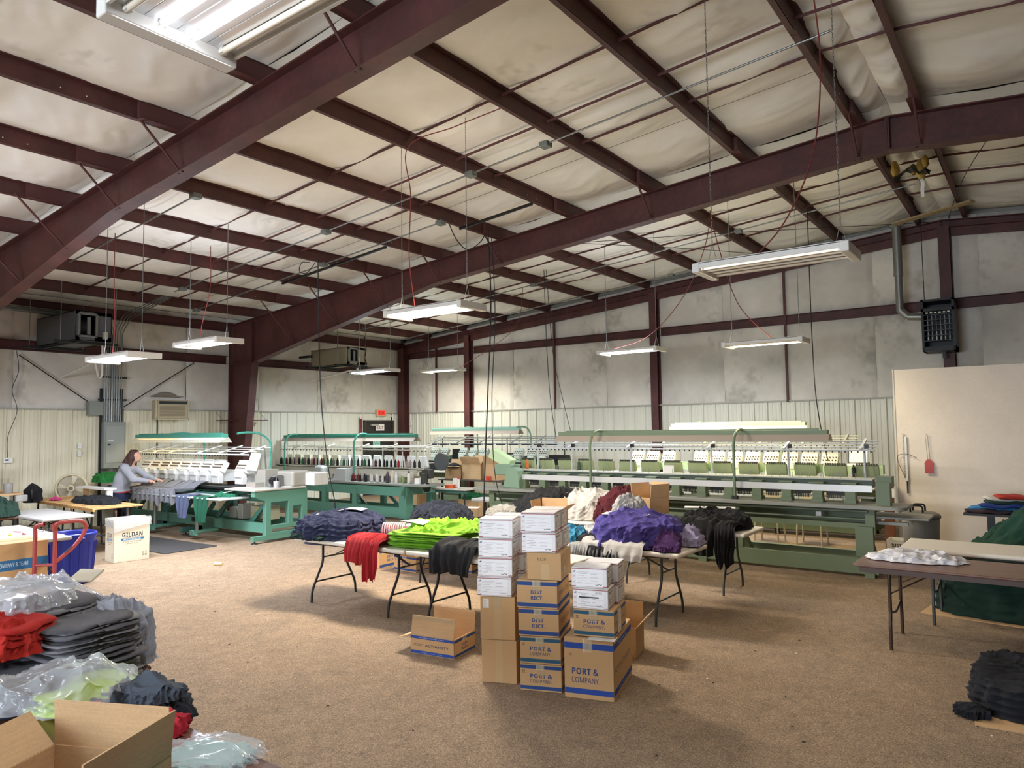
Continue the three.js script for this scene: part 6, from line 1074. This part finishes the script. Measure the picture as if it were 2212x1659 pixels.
// ---------- behind the middle tables ----------
{
  const t = thing('work_table', 'dark work table with open cartons before the far machine', 'table', [5.9, 0, 3.2]); mesh('table_top', bx(2.2, .03, .8, 0, .78, 0), mat('#4d4640', .6), t); for (const [x, z] of [[-1, -.3], [1, -.3], [1, .35], [-1, .35]]) mesh('leg', bx(.04, .78, .04, x, .39, z), BLACK, t); mesh('lower_shelf', bx(2, .02, .6, 0, .2, 0), BLACK, t);
  openCarton('carton', 'open carton with a cap at the left of the far work table', [4.95, .797, 3.5], .3, .42, .3, .35, [1.6, .2, .6, .3], {}, { flap: .16 });
  openCarton('carton', 'widest open carton in the middle of the far work table', [5.45, .797, 3.45], -.05, .6, .36, .4, [.5, .3, .5, .6], {}, { flap: .2 });
  openCarton('carton', 'grey taped open carton at the right of the far work table', [6.15, .797, 3.5], .05, .4, .38, .4, [.3, .3, .2, .9], {}, { flap: .18 });
  heap('cap', 'black cap with white logo patch in the left open carton', '#15171c', [5.15, 1.05, 3.4], 0, .28, .26, .12, 81.1, { amp: .01, stuff: false, cat: 'cap' });
  one('red_cup', 'red plastic lid tub on the far work table', 'tub', cyl(.06, .05, .1, 0, .05, 0), mat('#d8342c', .4), [6.35, .797, 3.58]);
  openCarton('carton', 'small brown carton with green straps on the floor behind the tables', [5.75, 0, 3.95], .1, .55, .38, .45, [null, null, null, null], {}, {});
  const s = thing('side_table', 'small grey side table with an orange box next to the middle machine', 'table', [5.95, 0, 4.35]); mesh('table_top', rb(1.0, .03, .6, .01, .1, .66, 0), GREYP, s); mesh('rail', bx(.9, .06, .04, .1, .61, .2), TEAL_D, s); for (const x of [-.25, .5]) mesh('leg', bent([[x, .62, .2], [x, .1, .2], [x + .1, 0, .2]], .015), BLACK, s);
  one('orange_box', 'small orange box on the grey side table', 'box', rb(.2, .08, .14, .01, 0, .04, 0), mat('#d4582a', .5), [5.95, .677, 4.45], .2);
  const w = thing('spray_can', 'white spray can on the grey side table', 'can', [6.15, .677, 4.4]); mesh('can', cyl(.03, .03, .2, 0, .1, 0), mat('#dcd4d0', .4), w); mesh('cap', cyl(.02, .025, .05, 0, .225, 0), mat('#b04040', .4), w);
  one('white_carton', 'small white packet with a dark shield on the grey side table', 'box', bx(.13, .2, .06, 0, .1, 0), PAPER, [5.9, .677, 4.2]);
  const ch = thing('office_chair', 'dark swivel chair base beneath the far work table', 'chair', [6.95, 0, 4.45]); for (let i = 0; i < 5; i++) { const a = i * 1.257; mesh('leg', bar([0, .1, 0], [Math.cos(a) * .3, .06, Math.sin(a) * .3], .04, .03), BLACK, ch); mesh('caster', new THREE.SphereGeometry(.03, 8, 8).translate(Math.cos(a) * .3, .03, Math.sin(a) * .3), BLACK, ch); } mesh('post', cyl(.025, .025, .35, 0, .27, 0), BLACK, ch); mesh('seat', rb(.45, .07, .45, .03, 0, .47, 0), DS('#d2cec6'), ch);
  openCarton('carton', 'tall brown carton seen through the middle machine frame', [3.5, 0, 3.6], 0, .6, .55, .5, [null, null, null, null], {}, {});
  // chairs glimpsed beneath the olive machine
  for (const [x, z, n] of [[12.9, 4.15, 'left'], [13.55, 4.0, 'right']]) { const c = thing('folding_chair', `beige metal chair glimpsed under the olive machine, ${n} one`, 'chair', [x, 0, z]); for (const [a, b] of [[-.2, -.2], [.2, -.2], [.2, .2], [-.2, .2]]) mesh('leg', rod([a, 0, b], [a * .9, .44, b * .9], .014), mat('#cbbf9f', .5), c); mesh('seat', rb(.42, .03, .4, .012, 0, .45, 0), mat('#9b8f78', .6), c); mesh('backrest', bx(.4, .2, .02, 0, .75, -.2), mat('#cbbf9f', .5), c); for (const a of [-.19, .19]) mesh('back_post', rod([a, .44, -.19], [a, .85, -.21], .012), mat('#cbbf9f', .5), c); }
  one('floor_mat', 'dark floor mat behind the olive machine', 'mat', bx(1.6, .012, .7, 0, .006, 0), mat('#4b4a49', .9), [13.7, 0, 4.75]);
}
// ---------- right side things ----------
{
  const c = thing('waste_bin', 'grey round waste bin with lid and black handles by the partition', 'bin', [15.22, 0, 4.55]); const G1 = mat('#6d6860', .55);
  mesh('tub', lathe([[0, 0], [.22, 0], [.25, .62], [0, .62]], 32), G1, c); mesh('lid', lathe([[0, .70], [.2, .69], [.255, .66], [.27, .63], [.265, .61], [0, .61]], 32), mat('#5f5b54', .5), c);
  for (const z of [-.12, .13]) mesh('handle', bent([[-.11, .68, z], [-.11, .79, z], [.05, .79, z], [.05, .68, z]], .013), BLACK, c);
  const p = thing('wood_post', 'brown wooden post beside the partition corner', 'post', [14.68, 0, 3.72]); mesh('post', bx(.14, .98, .1, 0, .49, 0), mat('#7a4a2c', .6), p);
  const m = thing('mug', 'yellow mug of pens on the brown post', 'mug', [14.68, .98, 3.72]); mesh('cup', lathe([[0, 0], [.055, 0], [.06, .11], [.054, .11], [.05, .01], [0, .01]], 20), mat('#e0b02c', .4), m); mesh('handle', new THREE.TorusGeometry(.035, .009, 6, 14).translate(-.07, .055, 0), mat('#e0b02c', .4), m); ['#b04a5a', '#4a5ab0', '#d8d8d8', '#7a3a6a'].forEach((k, i) => mesh('pen', rod([-.02 + i * .012, .02, 0], [-.035 + i * .025, .165, .01 * i], .006, 6), mat(k, .4), m)); mesh('emblem', new THREE.CircleGeometry(.025, 16).translate(.01, .055, .061), PAPER, m);
  one('price_tag', 'white tag hanging on the brown post', 'tag', bx(.06, .14, .004), PAPER, [14.74, .88, 3.775]);
  const dT = canvasTex(256, 180, (g, w, h) => { g.fillStyle = '#e9e6de'; g.fillRect(0, 0, w, h); txt(g, 'DIST', 60, 90, 66, '#17181a', { b: 1, w: 130 }); txt(g, 'RICT', 60, 150, 66, '#17181a', { b: 1, w: 130 }); g.fillStyle = '#e9e6de'; g.fillRect(58, 60, 10, 20); g.fillRect(58, 122, 10, 30); });
  openCarton('carton', 'white DISTRICT carton on the floor beside the grey bin', [14.72, 0, 4.35], -.05, .28, .22, .3, [null, null, null, null], { front: mat('#ffffff', .7, { map: dT }) }, { m: mat('#dedad0', .8) });
  const th = thing('wall_thermometer', 'long white strip gauge with dark scale hung on the partition', 'gauge', [14.94, 1.02, 3.615]); mesh('strip', bx(.03, .72, .01, .0, .4, .0), WHITE, th); mesh('scale', Array.from({ length: 40 }, (_, i) => bx(.02, .006, .012, -.03, .1 + i * .018, 0)), DARK, th); mesh('cord', tube([[-.02, .1, .005], [-.1, .3, .01], [-.12, .45, .01], [0, .48, .015], [.15, .42, .01]], .004), DARK, th); mesh('brush_tip', bx(.02, .2, .01, 0, -.05, 0), DARK, th);
  const sw = thing('fly_swatter', 'red fly swatter hanging from a nail on the partition', 'fly swatter', [15.25, 1.2, 3.62]); mesh('wire_handle', [rod([-.01, .22, 0], [-.03, .6, 0], .003, 5), rod([.02, .22, 0], [0, .6, 0], .003, 5)], GALV, sw); mesh('paddle', prism([[-.05, 0], [.06, 0], [.065, .16], [.03, .22], [-.02, .22], [-.055, .16]], .006), mat('#b8463e', .5), sw); mesh('hook', rod([-.01, .6, -.02], [-.01, .62, .02], .004, 5), GALV, sw);
  const st = thing('cutting_table', 'dark table with folded fabrics by the partition', 'table', [16.6, 0, 4.7]); mesh('table_top', bx(1.6, .03, .7, 0, .74, 0), DARK, st); for (const [x, z] of [[-.5, 0], [.6, 0]]) { mesh('leg', bx(.09, .72, .09, x, .37, z), BLACK, st); mesh('foot', bx(.1, .03, .6, x, .015, z), BLACK, st); }
  [['#3b2a30', 'dark maroon', .0, .06], ['#3f86b8', 'light blue', .05, -.03], ['#1f3d86', 'royal blue', .16, .1], ['#1c3a34', 'dark green', .22, .02], ['#d9d4cc', 'white', .2, -.05], ['#c0392b', 'red', .34, .05]].forEach(([k, n, dx, dz], i) => one('folded_fabric', n + ' folded fabric on the dark table by the partition', 'fabric', foldedGeo(.62, .4, .045, 91 + i * 2), DS(k), [16.12 + dx, .758 + i * .04, 4.78 + dz], .1 * (i - 2)));
  openCarton('carton', 'low open brown tray by the foot of the partition', [15.55, 0, 4.3], 0, .6, .14, .4, [null, null, null, null], {}, { m: mat('#6b4a34', .8) });
}
// ---------- foreground heap on the brown tables ----------
{
  shirtStack('grey_shirt', 'charcoal and grey folded shirt in the tall foreground stack', 'grey shirts in the foreground stack', ['#939396', '#77777b', '#a2a2a4', '#6c6c70'], 24, [12.62, .742, 15.02], .1, .56, .48, .013, 103, { j: .035, bend: .25, pack: 1.0 });
  shirtStack('heather_shirt', 'grey folded shirt fanned out behind the tall foreground stack', 'fanned grey shirts in the foreground', ['#98989b', '#6a6a6e'], 12, [12.38, .98, 15.06], .2, .5, .46, .012, 107, { j: .05, bend: .5, pack: 1.0 });
  heap('pale_grey_shirt', 'pale blue grey shirts behind the tall foreground stack', '#b3b7c1', [12.55, .742, 14.80], 0, .5, .34, .33, 111.1, { amp: .04, fx: 6, fz: 6, round: .6, stuff: false, cat: 'shirt' });
  shirtStack('red_shirt', 'red shirt spilling forward over the grey foreground stack', 'red shirts in the foreground', ['#c9271f', '#c22a20'], 3, [12.62, 1.02, 15.34], .5, .42, .34, .03, 113, { bend: .6, j: .02 });
  heap('red_shirt_heap', 'crumpled red shirt at the left edge of the foreground', '#cf2f22', [12.6, .95, 15.42], .4, .5, .4, .14, 115.3, { amp: .045, fx: 6, fz: 4, stuff: false, cat: 'shirt' });
  shirtStack('dark_shirt', 'dark folded shirts below the grey ones at the left edge', 'dark shirts in the foreground', ['#2a2c38', '#55565c'], 6, [12.75, .742, 15.38], .2, .6, .36, .03, 117, { j: .04 });
  const FILM = mat('#f4f6f8', .12, { transmission: .72, thickness: 0, ior: 1.25, side: THREE.DoubleSide }), FILM2 = mat('#eceff2', .16, { transmission: .6, thickness: 0, side: THREE.DoubleSide });
  one('plastic_bag', 'large clear plastic bag of shirts on the left foreground table', 'bag', heapGeo(.95, .62, .4, 121.1, { amp: .05, fx: 2.6, fz: 3.4, nt: 120, nr: 60 }), FILM, [11.95, .742, 14.95], .3);
  heap('white_shirt', 'white shirts inside the large clear bag', '#dfe0e4', [11.95, .742, 14.97], .3, .74, .46, .26, 122.4, { amp: .04, stuff: false, cat: 'shirt' });
  one('plastic_bag', 'white plastic sheet spread before the large clear bag', 'bag', heapGeo(.7, .5, .1, 124.4, { amp: .035, fx: 3, fz: 3 }), FILM2, [12.25, 1.1, 15.2], .2);
  one('paper_sheet', 'cream card sticking out of the large clear bag', 'paper', bx(.16, .012, .12).rotateX(.4), mat('#ded6bd', .7), [11.92, 1.12, 14.66], .5);
  shirtStack('lime_shirt_folded', 'neon yellow folded shirt below the lower clear bag', 'neon yellow shirts in the foreground', ['#c6e02c', '#bddb24'], 4, [13.12, .742, 15.14], .15, .62, .42, .024, 127, { j: .02 });
  one('plastic_bag', 'lower clear plastic bag lying on the neon yellow shirts', 'bag', heapGeo(.58, .44, .13, 131.5, { amp: .045, fx: 3.2, fz: 3.2, nt: 110, nr: 50 }), FILM, [13.22, .83, 15.3], .5);
  heap('dark_shirt_heap', 'charcoal shirt with collar at the foreground table edge', '#32363d', [13.5, .742, 15.12], .3, .44, .34, .13, 133.3, { amp: .045, fx: 5, fz: 5, stuff: false, cat: 'shirt' });
  heap('slate_shirt', 'slate grey shirt on top of the charcoal one', '#4a525c', [13.55, .84, 15.08], .5, .26, .2, .07, 134.9, { amp: .03, stuff: false, cat: 'shirt' });
  heap('red_shirt_heap', 'red and black shirt end below the charcoal shirt', '#c9283c', [13.72, .742, 15.16], .3, .22, .2, .08, 137.3, { amp: .03, stuff: false, cat: 'shirt' });
  one('red_strap', 'red strap with a snap beside the charcoal shirt', 'strap', bar([13.38, .83, 15.22], [13.5, .86, 15.3], .03, .01), mat('#d2382e', .5));
  // open carton nearest the camera
  openCarton('carton', 'open brown carton with upright flaps nearest the camera', [14.1, .742, 15.99], .45, .46, .17, .42, [1.1, -.05, .75, .1], {}, { flap: .155 });
  heap('black_shirt', 'black shirt inside the nearest open carton', '#15161a', [14.3, .75, 15.72], .45, .38, .32, .08, 139.9, { amp: .03, stuff: false, cat: 'shirt' });
  heap('mint_shirt', 'pale mint shirt in a clear bag on the brown foreground table', '#a9d6cc', [14.1, .742, 15.14], .3, .34, .24, .025, 141.2, { amp: .012, stuff: false, cat: 'shirt' });
  one('plastic_bag', 'flat clear bag around the pale mint shirt', 'bag', heapGeo(.42, .3, .04, 143.8, { amp: .012, fx: 5, fz: 5 }), FILM, [14.1, .741, 15.14], .3);
  openCarton('carton', 'teal edged white box at the bottom edge of the foreground', [14.48, .742, 15.62], .55, .3, .12, .26, [null, null, null, null], {}, { m: mat('#6fb4c0', .6) });
  one('plastic_bag', 'small lilac clear bag at the foreground table edge', 'bag', heapGeo(.26, .16, .04, 145.2, { amp: .015 }), FILM2, [14.68, .742, 15.14], .3);
}
{ // lint and thread scraps scattered on the carpet
  seed(201); const g = []; for (let i = 0; i < 130; i++) { const x = rnd(6, 17), z = rnd(8.5, 15.5); g.push(bx(rnd(.006, .03), .003, rnd(.004, .012), 0, .0025, 0).rotateY(rnd(0, 6)).translate(x, 0, z)); }
  const l = one('lint_scraps', 'pale lint and thread scraps scattered on the carpet', 'lint', g.slice(0, 60), mat('#d8d0c0', .9)); l.userData.kind = 'stuff';
  const d = one('dark_lint', 'dark lint specks scattered on the carpet', 'lint', g.slice(60), mat('#3a3029', .9)); d.userData.kind = 'stuff';
}
renderer.render(scene, camera);
